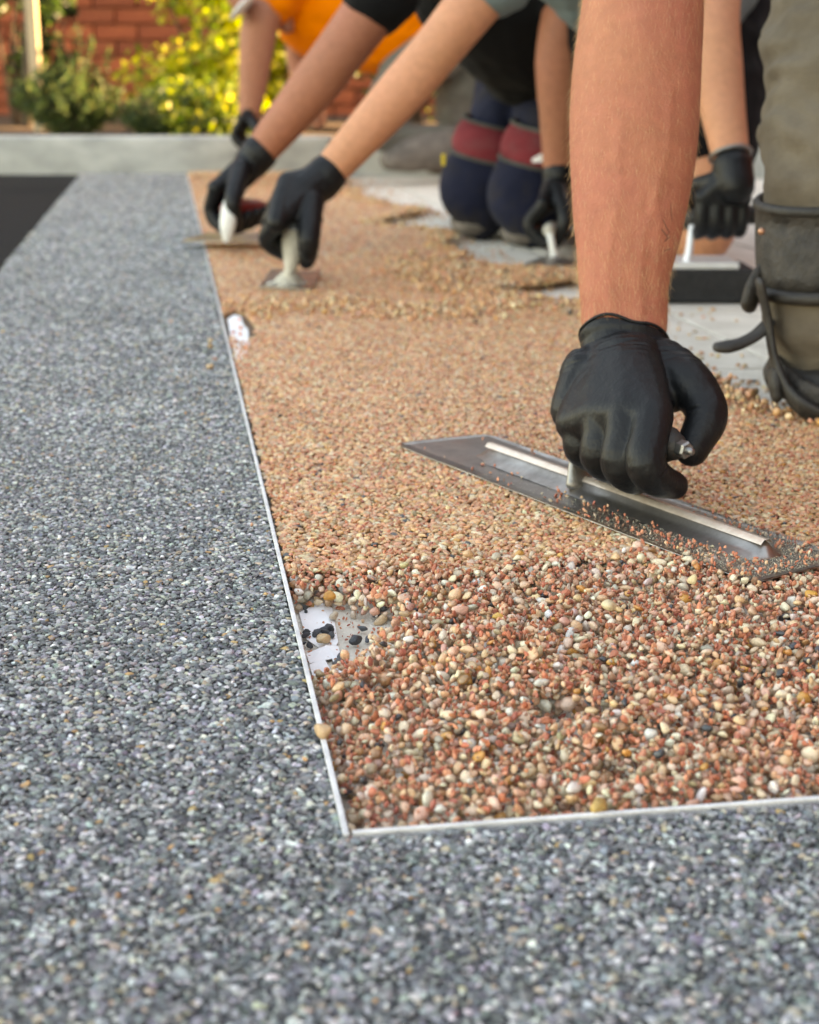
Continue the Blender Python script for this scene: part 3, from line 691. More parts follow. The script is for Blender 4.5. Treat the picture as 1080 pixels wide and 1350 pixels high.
# mounting bar: shallow ridge with flared skirt
prof = [(-.019, .0002), (-.012, .0028), (-.0065, .0045), (-.0045, .0092), (-.0015, .0108), (.0020, .0106), (.0045, .0085), (.0065, .0040), (.012, .0022), (.018, .0002)]
vv, ff = [], []; ss = np.linspace(.062, .392, 34)
for i, s_ in enumerate(ss):
    e = min(1, (s_ - .062) / .02, (.392 - s_) / .012); e = max(.02, e) ** .6
    sk = 1 if s_ > .085 else .75
    for (p, z) in prof: vv.append(T(s_, p * sk * (.55 + .45 * e), .0012 + z * e + .0004 * noise.noise(Vector((s_ * 60, p * 90, 1)))))
k = len(prof)
for i in range(len(ss) - 1):
    for j in range(k - 1): ff.append((i * k + j, (i + 1) * k + j, (i + 1) * k + j + 1, i * k + j + 1))
ff += [tuple(range(k)), tuple(reversed(range((len(ss) - 1) * k, len(ss) * k)))]
bar = mesh('mounting_bar', vv, ff, M['steel'], tw, True)
vv, ff = [], []
for i, s_ in enumerate(np.linspace(.072, .386, 30)):
    for p in (-.0058, -.003, .0018, .0044):
        vv.append(T(s_, p, .0012 + .0108 + (.0007 if abs(p + .0006) < .0026 else -.0022)))
for i in range(29):
    for j in range(3): ff.append((i * 4 + j, i * 4 + 4 + j, i * 4 + 5 + j, i * 4 + j + 1))
mesh('ridge_highlight', vv, ff, M['reflection_steel'], bar, True)  # strip along the bar top, its warm highlight painted in
V, F = tube([T(.196, -.003, .006), T(.193, -.002, .020), T(.190, 0, .038), T(.193, 0, .052), T(.204, 0, .055), T(.22, 0, .055)], [(.005, .014), (.0042, .011), (.0042, .0075), (.005, .006), (.005, .005), (.004, .004)], side=TP.cross(Vector((0, 0, 1))), n=14)
mesh('shank', V, F, M['dull_steel'], tw, True)
HZ = .0545
V, F = tube([T(.200, 0, HZ), T(.208, 0, HZ), T(.235, 0, HZ + .001), T(.262, 0, HZ), T(.284, 0, HZ), T(.290, 0, HZ)], [.011, .0128, .0142, .0135, .0130, .0105], n=20)
hd = mesh('handle', V, F, M['leather'], tw, True)
nutp = T(.303, 0, HZ); V, F = [], []
b1, b2 = TP, Vector((0, 0, 1))
for e, r in ((-.004, .0062), (.002, .0062), (.0035, .0050)):
    for q in range(6):
        an = q * math.pi / 3 + .3; V.append(nutp + TD * e + b1 * (math.cos(an) * r) + b2 * (math.sin(an) * r))
for i in range(2):
    for q in range(6): F.append((i * 6 + q, i * 6 + (q + 1) % 6, i * 6 + 6 + (q + 1) % 6, i * 6 + 6 + q))
F.append((12, 13, 14, 15, 16, 17)); F.append((5, 4, 3, 2, 1, 0))
mesh('nut', V, F, M['dull_steel'], hd)
V, F = tube([nutp, nutp + TD * .0065], [.0031, .0029], n=12); mesh('bolt_tip', V, F, M['dull_steel'], hd, True)
# chips strewn over the blade
m = 620; s_ = TL - np.abs(rng.normal(0, .13, m)); p_ = rng.uniform(-.043, .043, m)
keep = (s_ > .01) & (s_ < TL - .004) & ((np.abs(p_) > .012) | (s_ > .395)); keep &= (p_ < -.010) | (s_ > .30) | (rng.random(m) < .25)
s_, p_ = s_[keep], p_[keep]; r = rng.uniform(.0007, .0017, len(s_))
cpos = np.stack([A0.x + TD.x * s_ + TP.x * p_, A0.y + TD.y * s_ + TP.y * p_, TZ + .0014 + r * .5 + .0012 * (2 * s_ / TL - 1) ** 2], 1)
scatter('blade_chips', cpos, rng.uniform(0, 6.28, (len(s_), 3)), np.stack([r * 1.3, r * .9, r * .75], 1), pick(*CHI, len(s_)), COL_C, 'red stone chips strewn over the trowel blade', 'gravel')

m = 7000; s_ = TL - np.abs(rng.normal(0, .10, m)); p_ = rng.uniform(-.044, .044, m); k = (s_ > .01) & (s_ < TL - .002) & ((np.abs(p_) > .008) | (s_ > .392)); s_, p_ = s_[k], p_[k]; r = rng.uniform(.00018, .00045, len(s_))
scatter('blade_grit', np.stack([A0.x + TD.x * s_ + TP.x * p_, A0.y + TD.y * s_ + TP.y * p_, TZ + .0014 + .0012 * (2 * s_ / TL - 1) ** 2], 1), rng.uniform(0, 6.28, (len(s_), 3)), np.stack([r, r, r], 1), pick([(.45, .42, .33), (.35, .30, .22), (.5, .3, .2)], [3, 2, 1], len(s_)), COL_C, 'pale grit dusting the trowel blade', 'gravel')

# ------------------------------------------------------------------ body building blocks
def capsule(pts, rad, V, F, side=None, n=14, sub=5): tube(pts, rad, side, n, sub, True, V, F)
def arm(V, F, sh, el, wr, r=(.050, .046, .040, .043, .036, .027), flat=.86):
    sh, el, wr = Vector(sh), Vector(el), Vector(wr); u = el - sh; f = wr - el
    pts = [sh, sh + u * .45, sh + u * .85, el + f * .16, el + f * .55, wr]
    capsule(pts, [(a, a * flat) if i > 2 else a for i, a in enumerate(r)], V, F, n=18)
def head(V, F, c, up, fwd, s=1.0):
    c, up, fwd = Vector(c), Vector(up).normalized(), Vector(fwd); fwd = (fwd - up * fwd.dot(up)).normalized(); rt = fwd.cross(up)
    ell(c + up * .035 * s, .076 * s, .095 * s, .090 * s, rt, fwd, up, V, F)
    ell(c - up * .035 * s + fwd * .022 * s, .058 * s, .068 * s, .075 * s, rt, fwd, up, V, F)
    ell(c - up * .090 * s + fwd * .062 * s, .028 * s, .026 * s, .024 * s, rt, fwd, up, V, F)
    capsule([c + up * .012 * s + fwd * .092 * s, c - up * .030 * s + fwd * .114 * s], [.008 * s, .013 * s], V, F)
    capsule([c + rt * .05 * s + up * .02 * s + fwd * .078 * s, c - rt * .05 * s + up * .02 * s + fwd * .078 * s], [.012 * s, .012 * s], V, F)
    for q in (-1, 1): ell(c + rt * (q * .080 * s) - fwd * .005 * s, .010 * s, .020 * s, .032 * s, rt, fwd, up, V, F, n=10)
    capsule([c - up * .062 * s + fwd * .088 * s + rt * .022 * s, c - up * .062 * s + fwd * .088 * s - rt * .022 * s], [.008 * s, .008 * s], V, F)
def fist(wr, c, axis, back, fdir, hr=.014, s=1.0, voxel=.0022, parent=None, cuff=.05, fore=None, name='glove', wrad=.0285):
    """Gloved right/left hand closed round a bar at c. axis: towards the index finger; back: bar -> knuckles; fdir: way the fingers go round."""
    wr, c = Vector(wr), Vector(c); axis = Vector(axis).normalized(); back = Vector(back); back = (back - axis * back.dot(axis)).normalized(); fd = axis.cross(back)
    if fd.dot(Vector(fdir)) < 0: fd = -fd
    V, F = [], []
    mcps = []
    for i, o_ in enumerate((.033, .011, -.011, -.031)):
        fr = (.0105, .0108, .0102, .0090)[i] * s; R0 = hr + fr
        def q(an, rr, ao=0): return c + axis * ((o_ + ao) * s) + (back * math.cos(R(an)) + fd * math.sin(R(an))) * rr
        m0 = q(20, R0 * 1.75); mcps.append(m0)
        capsule([m0, q(72, R0 * 1.55), q(105, R0 * 1.35), q(160, R0 * 1.12), q(205, R0 * 1.02), q(245, R0 * .98)], [fr * 1.12, fr * 1.02, fr * 1.08, fr, fr * .95, fr * .85], V, F, n=12)
    for m0 in mcps: capsule([wr + (m0 - wr) * .1, (wr + m0) / 2 + back * .004, m0], [.020 * s, .015 * s, .0125 * s], V, F, n=12)
    for a_, b_ in zip(mcps, mcps[1:]):
        for k in (.3, .55, .8, 1.0): capsule([wr.lerp(a_, k) + back * .002, wr.lerp(b_, k) + back * .002], [.0165 * s - .003 * k] * 2, V, F, n=10, sub=2)
    mid = sum(mcps, Vector()) / 4
    capsule([wr, (wr + mid) / 2 - back * .004], [.026 * s, .024 * s], V, F)
    t0 = wr + (mid - wr) * .35 + axis * .022 * s - fd * .008
    t1 = c + axis * .046 * s - fd * (hr + .016) + back * .022; t2 = c + axis * .044 * s - fd * (hr + .008) - back * .012; 
    capsule([t0, t1, t2, t2 - back * .016 + fd * .006], [.017 * s, .0135 * s, .0115 * s, .0095 * s], V, F, n=12)
    fore = Vector(fore) if fore is not None else (wr - mid)
    fore = fore.normalized()
    capsule([wr - fore * .012, wr + fore * cuff * .5, wr + fore * cuff], [wrad, wrad + .001, wrad + .002], V, F, n=18)
    return fuse(name, V, F, voxel, 3, mat=M['glove'], parent=parent)

# ------------------------------------------------------------------ person 1: nearest worker (forearm, glove, knee)
def person(label): return thing('person', (0, 0, 0), label, 'person', 'workers kneeling on the paving')
p1 = person('nearest worker with bare forearm, black glove on the long trowel and khaki knee at right'); p1.location = (.42, 1.45, 0)
WR = P(824, 440, 1.128); EL = P(846, -55, 1.20); SH = Vector((.37, 1.42, .70))
V, F = [], []
fa = [P(822, 470, 1.118), P(823, 425, 1.13), P(822, 370, 1.137), P(828, 300, 1.148), P(834, 210, 1.165), P(838, 120, 1.18), P(846, 20, 1.195), P(852, -45, 1.205)]
fr = [(.030, .024), (.0325, .0245), (.0345, .0265), (.0410, .0330), (.0475, .0400), (.0490, .0430), (.0460, .0440), (.0440, .0430)]
tube(fa, fr, side=(1, .12, 0), n=28, sub=6, V=V, F=F)
tube([fa[-2], fa[-1], EL + (SH - EL) * .25, EL + (SH - EL) * .6, SH], [.043, .046, .050, .056, .060], n=18, V=V, F=F)
P1C = Vector((.55, 1.62, .62)); P1H = Vector((.64, 1.80, .40)); SH2 = Vector((.72, 1.50, .72))
tube([P1H, P1C, (SH + SH2) / 2 + Vector((0, 0, -.02)), (SH + SH2) / 2 + Vector((-.03, -.06, .08))], [(.13, .09), (.15, .10), (.15, .08), (.05, .05)], side=(.9, .2, 0), V=V, F=F)
arm(V, F, SH2, (.86, 1.36, .50), (.72, 1.16, .42))
fistw = Vector((.72, 1.16, .42)); capsule([fistw, fistw + Vector((-.05, -.05, -.02))], [.03, .022], V, F)
head(V, F, (.50, 1.42, .90), (-.15, -.25, .9), (-.5, -.75, -.3))
VEINS = [([(868, 405), (864, 350), (868, 300), (862, 240)], .0011, .0036), ([(846, 412), (842, 372), (846, 330)], .0011, .0034), ([(806, 410), (800, 360), (806, 300), (818, 250), (812, 190)], .0009, .0024), ([(842, 330), (860, 270), (878, 200), (884, 120)], .0008, .0024)]
VEINS = [([P(x, y, 1.105 + (430 - y) * .00013) for x, y in pl], a_, w_) for pl, a_, w_ in VEINS]
def arm_fn(p, q):
    if p.x > .30 or p.y > 1.26 or p.z > .5 or q.y > .2: return 0
    d = .0009 * noise.noise(Vector((p.x * 60, p.y * 60, p.z * 16)))
    for pl, a_, w_ in VEINS:
        b_ = min(math.hypot(*((p - (u_ + (v_ - u_) * max(0, min(1, (p.z - u_.z) / (v_.z - u_.z))))).x, max(0, abs(p.z - max(u_.z, min(v_.z, p.z)))))) for u_, v_ in zip(pl, pl[1:]))
        d += a_ * math.exp(-(b_ / w_) ** 2)
    return d
body1 = fuse('body', V, F, .0030, 5, arm_fn, mat=M['skin_tan'], parent=p1)
V, F = [], []
tube([P1H - Vector((0, 0, .03)), P1C, (SH + SH2) / 2 - Vector((0, 0, .0))], [(.155, .115), (.175, .125), (.17, .105)], side=(.9, .2, 0), V=V, F=F)
tube([(SH + SH2) / 2, SH, SH + (EL - SH) * .5], [.10, .075, .069], V=V, F=F); tube([(SH + SH2) / 2, SH2, SH2 + (Vector((.86, 1.36, .5)) - SH2) * .7], [.10, .075, .066], V=V, F=F)
fuse('shirt', V, F, .007, 4, mat=M['black_cloth'], parent=p1)
V, F = [], []; ell(Vector((.50, 1.42, .945)), .086, .106, .085, V=V, F=F); fuse('hair', V, F, .006, 2, mat=M['hair'], parent=p1)
# trousers
KN1 = Vector((.412, 1.405, .078)); KN2 = Vector((.74, 1.34, .085))
def folds(p, q):
    d = noise.noise(Vector((p.x * 14, p.y * 14, p.z * 34))) * .009 + noise.noise(Vector((p.x * 40, p.y * 40, p.z * 70 + 3))) * .0022
    return d + .006 * math.sin(p.z * 210 + 6 * noise.noise(p * 14)) * max(0, noise.noise(p * 9 + Vector((4, 0, 0))))
V, F = [], []
tube([P1H + Vector((-.09, 0, 0)), Vector((.455, 1.56, .36)), Vector((.424, 1.455, .23)), Vector((.416, 1.42, .14)), KN1, KN1 + Vector((.045, .06, -.016)), KN1 + Vector((.10, .20, -.018)), KN1 + Vector((.16, .40, -.02))], [(.11, .11), (.102, .10), (.092, .088), (.084, .080), (.080, .074), (.074, .072), (.066, .066), (.055, .055)], n=24, V=V, F=F)
tube([P1H + Vector((.09, 0, 0)), Vector((.73, 1.55, .30)), KN2, KN2 + Vector((.05, .06, -.02)), KN2 + Vector((.08, .40, -.025))], [.11, .098, .08, .075, .055], n=20, V=V, F=F)
ell(P1H, .17, .13, .13, V=V, F=F)
fuse('trousers', V, F, .0036, 3, folds, M['khaki'], p1)
for q in (KN1 + Vector((.17, .44, 0)), KN2 + Vector((.09, .44, 0))):
    V, F = [], []; tube([q + Vector((0, -.03, .0)), q + Vector((.02, .06, -.02)), q + Vector((.03, .13, -.05))], [(.05, .05), (.05, .045), (.045, .03)], V=V, F=F); fuse('boot', V, F, .005, 3, mat=M['boot'], parent=p1)
# knee pad: band over the knee, rolled edges, side strut, lower cup, hanging tongues
kp = thing('tmp', (0, 0, 0), None, None); kp.name = 'knee_pad'; kp.parent = p1; kp.location = (0, 0, 0)
leg = [Vector((.424, 1.455, .23)), Vector((.416, 1.42, .14)), KN1]
def legc(z):
    if z > .14: k = (z - .14) / .09; return leg[1].lerp(leg[0], min(1.6, k)), .084 + .008 * k
    k = (.14 - z) / .062; return leg[1].lerp(leg[2], min(1, k)), .084 - .004 * k
def band(name, zlo, zhi, thick, off, mat, parent, tilt, a0=0, a1=2 * math.pi, n=48, rows=5):
    vv, ff = [], []
    for side_ in (0, 1):
        for i in range(n + 1):
            an = a0 + (a1 - a0) * i / n
            for j in range(rows + 1):
                f = j / rows; z = zlo + (zhi - zlo) * f + tilt * math.cos(an - R(25))
                c, r = legc(max(.06, min(.28, z))); r += off + (thick if side_ else 0) + .0012 * math.sin(f * math.pi)
                vv.append(Vector((c.x + math.cos(an) * r, c.y + math.sin(an) * r * .96, z)))
    m = (n + 1) * (rows + 1)
    for i in range(n):
        for j in range(rows):
            q = i * (rows + 1) + j; ff += [(q, q + 1, q + rows + 2, q + rows + 1), (m + q, m + q + rows + 1, m + q + rows + 2, m + q + 1)]
        for j in (0, rows):
            q = i * (rows + 1) + j; ff.append((q, q + rows + 1, m + q + rows + 1, m + q))
    for i in (0, n):
        for j in range(rows): q = i * (rows + 1) + j; ff.append((q, q + 1, m + q + 1, m + q))
    o = mesh(name, vv, ff, mat, parent, True); return o
def rim(name, z, off, r, mat, parent, tilt, a0=0, a1=2 * math.pi, n=40):
    pts = []
    for i in range(n + 1):
        an = a0 + (a1 - a0) * i / n; zz = z + tilt * math.cos(an - R(25)); c, rr_ = legc(max(.06, min(.28, zz))); pts.append(Vector((c.x + math.cos(an) * (rr_ + off), c.y + math.sin(an) * (rr_ + off) * .96, zz)))
    V, F = tube(pts, [r] * len(pts), n=10, sub=1); return mesh(name, V, F, mat, parent, True)
st = band('strap', .124, .190, .005, .003, M['leather_worn'], kp, .012)
rim('rolled_edge', .194, .006, .0050, M['leather'], st, .012); rim('rolled_edge', .120, .008, .0060, M['leather'], st, .012)
V, F = ell(P(1004, 305, 1.372), .0034, .0034, .0034, n=10); mesh('rivet', V, F, varied('copper', (.45, .22, .14), (.55, .3, .2), 60, .4, metal=.8), st, True)
V, F = tube([P(1002, 372, 1.37), P(1012, 420, 1.372), P(1020, 470, 1.365), P(1036, 512, 1.35), P(1062, 540, 1.33), P(1100, 556, 1.325)], [(.004, .010), (.004, .010), (.004, .010), (.005, .012), (.006, .014), (.006, .014)], n=12)
mesh('side_strut', V, F, M['leather'], kp, True)
V, F = tube([P(1020, 478, 1.40), P(1042, 505, 1.365), P(1075, 528, 1.335), P(1130, 545, 1.325), P(1210, 545, 1.34)], [(.006, .009), (.007, .013), (.007, .015), (.007, .016), (.007, .014)], n=12); mesh('lower_strap', V, F, M['leather_worn'], kp, True)
V, F = [], []; ell(KN1 + Vector((.02, .01, -.052)), .098, .10, .036, V=V, F=F); ell(KN1 + Vector((.07, .12, -.058)), .07, .11, .03, V=V, F=F); fuse('kneeling_cup', V, F, .004, 2, mat=M['leather'], parent=kp)
V, F = tube([P(1022, 492, 1.36), P(1022, 508, 1.355), P(1024, 524, 1.352)], [(.006, .010), (.006, .011), (.005, .009)], n=10); mesh('buckle', V, F, M['leather'], kp, True)
V, F = tube([P(1014, 425, 1.38), P(998, 441, 1.375), P(978, 452, 1.37), P(960, 457, 1.368), P(946, 458, 1.368)], [(.009, .0040), (.0095, .0045), (.0095, .0048), (.0105, .0055), (.008, .0045)], n=12, side=(0, 1, .3)); mesh('hanging_tongue', V, F, M['leather'], kp, True)
V, F = tube([P(1008, 352, 1.42), P(996, 378, 1.415), P(987, 402, 1.41)], [(.012, .006), (.018, .008), (.015, .007)], n=14, side=(.5, .8, 0)); mesh('strap_end', V, F, M['leather_worn'], kp, True)

# glove of the near hand
bm_ = bmesh.new(); bm_.from_mesh(body1.data); bvh = BVHTree.FromBMesh(bm_); bm_.free()
V, F = [], []
I = dict(mcp=P(860, 550, 1.022), pip=P(851, 612, .996), dip=P(868, 632, 1.000), tip=P(889, 640, 1.006))
Mi = dict(mcp=P(827, 544, 1.034), pip=P(818, 612, 1.016), dip=P(838, 630, 1.030), tip=P(862, 626, 1.045))
Ri = dict(mcp=P(791, 548, 1.050), pip=P(789, 602, 1.040), dip=P(808, 618, 1.054), tip=P(834, 612, 1.07))
Pk = dict(mcp=P(758, 558, 1.070), pip=P(765, 592, 1.064), dip=P(783, 604, 1.076), tip=P(804, 600, 1.09))
prev = None
for f_, r in ((I, (.0150, .0140, .0124, .0098)), (Mi, (.0150, .0140, .0122, .0100)), (Ri, (.0145, .0132, .0115, .0095)), (Pk, (.0135, .0122, .0105, .0085))):
    capsule([f_['mcp'], (f_['mcp'] + f_['pip']) / 2 + Vector((0, -.002, .002)), f_['pip'], f_['dip'], f_['tip']], [r[0], r[1] * .98, r[1], r[2], r[3]], V, F, n=16)
    capsule([WR + (f_['mcp'] - WR) * .34, (WR * .40 + f_['mcp'] * .60) + Vector((0, -.002, .002)), f_['mcp']], [.0185, .0175, r[0] * 1.02], V, F, n=14)
    if prev is not None:                                   # stretched skin of the glove between the metacarpals and the first finger joints
        for k in np.linspace(.36, 1, 20):
            hump = Vector((0, -.0022, .0035)) * math.sin(math.pi * min(1, k * 1.0))
            a_ = WR.lerp(prev['mcp'], k) + hump; b_ = WR.lerp(f_['mcp'], k) + hump; rr_ = .0206 - .0058 * k
            capsule([a_, (a_ + b_) / 2, b_], [rr_, rr_, rr_], V, F, n=14)
        a_ = prev['mcp'].lerp(prev['pip'], .22); b_ = f_['mcp'].lerp(f_['pip'], .22); capsule([a_, b_], [.0118, .0118], V, F, n=12)
    prev = f_
TC = P(868, 484, 1.10); TM = P(905, 504, 1.072); TI = P(931, 552, 1.048); TT = P(912, 592, 1.036)
capsule([WR + Vector((.008, -.006, -.022)), TC], [.022, .0215], V, F)
capsule([TC, TM, (TM + TI) / 2 + Vector((.003, 0, .001)), TI, TT], [.0225, .0185, .0160, .0152, .0128], V, F, n=16)
capsule([P(840, 486, 1.09), P(884, 516, 1.072)], [.020, .016], V, F)
capsule([P(862, 500, 1.082), P(862, 536, 1.058)], [.018, .014], V, F)
capsule([P(775, 492, 1.105), P(754, 540, 1.090)], [.0205, .0165], V, F)
capsule([WR + Vector((0, -.006, -.024)), P(818, 490, 1.098)], [(.032, .021), (.040, .022)], V, F, side=(1, 0, 0), n=20)
cuff = [P(823, 494, 1.102), P(823, 478, 1.111), P(823, 463, 1.118), P(824, 447, 1.124)]
wrist_dir = (cuff[-1] - cuff[0]).normalized(); sx = Vector((1, .12, 0)); sx = (sx - wrist_dir * sx.dot(wrist_dir)).normalized(); sy = wrist_dir.cross(sx)
def skin_r(c_, an):
    d = sx * math.cos(an) + sy * math.sin(an); h = bvh.ray_cast(c_ + d * .07, -d, .07)
    return .07 - h[3] if h[0] is not None else .03
rows = []; NA = 48
for k in range(12):
    f_ = k / 11; c_ = cuff[0].lerp(cuff[-1], f_); ring_ = []
    for q in range(NA):
        an = 2 * math.pi * q / NA
        cc_ = c_ + wrist_dir * (f_ ** 3 * (.0022 * math.sin(an * 2 + .6) + .0009 * math.sin(an * 5)))
        rr_ = skin_r(cc_, an) + .0012 + .0016 * f_ + f_ * (.0010 * math.sin(k * 2.1 + 1.5 * math.sin(an * 2)) + .0011 * noise.noise(Vector((an * 1.6, k * .8, 2))))
        ring_.append(cc_ + sx * (math.cos(an) * rr_) + sy * (math.sin(an) * rr_))
    rows.append(ring_)
b0 = len(V)
for ring_ in rows: V += ring_
for k in range(11):
    for q in range(NA): F.append((b0 + k * NA + q, b0 + k * NA + (q + 1) % NA, b0 + (k + 1) * NA + (q + 1) % NA, b0 + (k + 1) * NA + q))
F.append(tuple(b0 + q for q in reversed(range(NA)))); F.append(tuple(b0 + 11 * NA + q for q in range(NA)))
creases = [  # (start, end, depth, width)
    (P(904, 520, 1.055), P(924, 513, 1.05), .0020, .0013), (P(906, 542, 1.045), P(922, 537, 1.04), .0018, .0011), (P(866, 530, 1.05), P(880, 540, 1.05), .0016, .0010),
    (P(856, 594, .988), P(872, 578, 1.01), .0018, .0010), (P(872, 628, .985), P(880, 616, .99), .0012, .0009), (P(776, 560, 1.055), P(777, 590, 1.05), .0024, .0016), (P(818, 558, 1.03), P(803, 596, 1.03), .0026, .0018), (P(838, 566, 1.02), P(833, 600, 1.02), .0026, .0018), (P(852, 585, .995), P(842, 592, 1.0), .0012, .0010)]
def seg_d(p, a, b):
    d = b - a; t = max(0, min(1, (p - a).dot(d) / d.dot(d))); return (p - a - d * t).length, t
def glove_fn(p, q):
    h = (p - cuff[0]).dot(wrist_dir); k = max(0, min(1, (h + .002) / .008))
    d = noise.noise(p * 55) * .0006 * (1 - k)
    ang = math.atan2(p.y - WR.y, p.x - WR.x)
    if h > -.012: d += .0022 * max(0, 1 - abs(h - .008) / .020) * (noise.noise(Vector((ang * 1.3, h * 210 + ang * .9, 7))) + .5 * noise.noise(Vector((ang * 2.6, h * 430 - ang * 1.7, 1))))
    for a, b, dep_, wd in creases:
        if (p - a).length < .05:
            s_, t = seg_d(p, a, b)
            if s_ < wd * 4: d += -dep_ * math.exp(-(s_ / wd) ** 2) * math.sin(math.pi * (.1 + .8 * t)) + .35 * dep_ * math.exp(-((s_ - wd * 2) / wd) ** 2) * math.sin(math.pi * (.1 + .8 * t))
    return d
gl = fuse('glove', V, F, .0011, 14, glove_fn, M['glove'], p1)
V, F = tube([p + wrist_dir * .0004 for p in rows[-1]] + rows[-1][:1], [.0012] * (NA + 1), n=8, sub=1); mesh('cuff_bead', V, F, M['glove'], gl, True)

# fine fair hairs on the forearm and a faint line tattoo near the wrist
cu = bpy.data.curves.new('arm_hair', 'CURVE'); cu.dimensions = '3D'; cu.bevel_depth = .000055; cu.bevel_resolution = 0; cu.resolution_u = 1
for k in range(5200):
    t_ = rng.uniform(.04, 1); i = min(len(fa) - 2, int(t_ * (len(fa) - 1))); c = fa[i].lerp(fa[i + 1], t_ * (len(fa) - 1) - i)
    an = rng.uniform(0, 6.28); d = Vector((math.cos(an), math.sin(an), rng.normal(0, .1))).normalized()
    h = bvh.ray_cast(c + d * .12, -d, .12)
    if h[0] is None: continue
    L_ = rng.uniform(.004, .009); fl = Vector((.35 * math.sin(an * 2) + rng.normal(0, .25), rng.normal(0, .25), -1)).normalized()
    sp = cu.splines.new('POLY'); sp.points.add(2)
    for q, (a, b) in enumerate(((0, 0), (.22, .5), (.30, 1.0))):
        w = h[0] + h[1] * (a * L_) + fl * (b * L_); sp.points[q].co = (*w, 1); sp.points[q].radius = 1 - .35 * q
cu.materials.append(NT('fair_hair').set(col=(.72, .47, .25), rough=.45).m)
ho = bpy.data.objects.new('arm_hair', cu); C.objects.link(ho); ho.parent = p1; ho.location = -p1.location
M['ink'] = NT('tattoo_ink').set(col=(.24, .10, .07), rough=.6).m
for pl in ([(874, 290), (882, 306), (878, 318)], [(872, 302), (880, 312)], [(876, 318), (884, 312)], [(876, 331), (884, 328)], [(884, 268), (886, 292)]):
    pts = []
    for k in range(len(pl) - 1):
        for t_ in np.linspace(0, 1, 6):
            a = P(pl[k][0] + (pl[k + 1][0] - pl[k][0]) * t_, pl[k][1] + (pl[k + 1][1] - pl[k][1]) * t_, 1.0); o_ = Vector((0, 0, CAM_H)); h = bvh.ray_cast(o_, (a - o_).normalized(), 3)
            if h[0] is not None: pts.append(h[0] + h[1] * .00012)
    if len(pts) > 2:
        vv, ff = [], []
        for k, p in enumerate(pts):
            d = (pts[min(k + 1, len(pts) - 1)] - pts[max(k - 1, 0)]); 
            if d.length < 1e-6: d = Vector((0, 0, 1))
            s_ = d.normalized().cross(Vector((.8, -.6, 0))).normalized() * .0005; vv += [p + s_, p - s_]
        for k in range(len(pts) - 1): ff.append((2 * k, 2 * k + 1, 2 * k + 3, 2 * k + 2))
        mesh('tattoo_line', vv, ff, M['ink'], p1)

# ------------------------------------------------------------------ person 2: black shirt, navy trousers with red knee bands
def soft(p, q): return noise.noise(Vector((p.x * 12, p.y * 12, p.z * 26))) * .007 + noise.noise(p * 38) * .0025
c = person('worker in black T-shirt and navy trousers with red-banded knee pads'); c.location = (.2, 3.1, 0)
SHR = P(548, -66, 2.80); ELR = P(428, 96, 2.72); WRR = P(337, 208, 2.74); SHL = P(778, -75, 2.86); ELL_ = P(738, 60, 2.80); WRL = P(737, 238, 2.80)
PEL = Vector((.335, 3.36, .40)); CH = (SHR + SHL) / 2 + Vector((0, .10, -.02))
V, F = [], []
arm(V, F, SHR, ELR, WRR, (.052, .048, .044, .043, .037, .029)); arm(V, F, SHL, ELL_, WRL, (.056, .052, .046, .044, .036, .028))
tube([PEL, PEL.lerp(CH, .6), CH, CH + Vector((0, -.05, .08))], [(.14, .10), (.15, .11), (.16, .09), (.06, .06)], side=(1, 0, 0), V=V, F=F)
HC = CH + Vector((-.02, -.16, .17)); head(V, F, HC, (0, -.5, .85), (-.3, -.7, -.6))
fuse('body', V, F, .006, 5, mat=M['skin_red'], parent=c)
V, F = [], []; ell(HC + Vector((0, .01, .05)), .086, .10, .08, V=V, F=F); fuse('hair', V, F, .007, 2, mat=M['hair'], parent=c)
V, F = [], []
tube([P(708, 58, 3.10), P(690, 10, 3.0), CH + Vector((.01, 0, -.02)), CH + Vector((0, -.04, .05))], [(.135, .13), (.165, .14), (.18, .12), (.10, .07)], side=(1, 0, 0), n=24, V=V, F=F)
tube([CH, SHR, SHR.lerp(ELR, .36), SHR.lerp(ELR, .44)], [.11, .072, .063, .061], n=20, V=V, F=F); tube([CH, SHL, SHL.lerp(ELL_, .5)], [.11, .08, .07], V=V, F=F)
fuse('shirt', V, F, .007, 3, soft, M['black_cloth'], c)
kn = [Vector((.128, 3.02, .072)), Vector((.222, 2.90, .066))]
V, F = [], []
for i, k in enumerate(kn):
    tube([PEL + Vector((-.085 + i * .17, .02, -.02)), PEL.lerp(k, .5) + Vector((-.02 + i * .03, .02, .02)), k + Vector((.040, .085, .11)), k, k + Vector((0, .06, -.018)), k + Vector((.01, .36, -.02))], [.105, .084, .050, .040, .044, .045], n=20, V=V, F=F)
ell(PEL, .17, .14, .13, V=V, F=F)
fuse('trousers', V, F, .006, 3, soft, M['navy'], c)
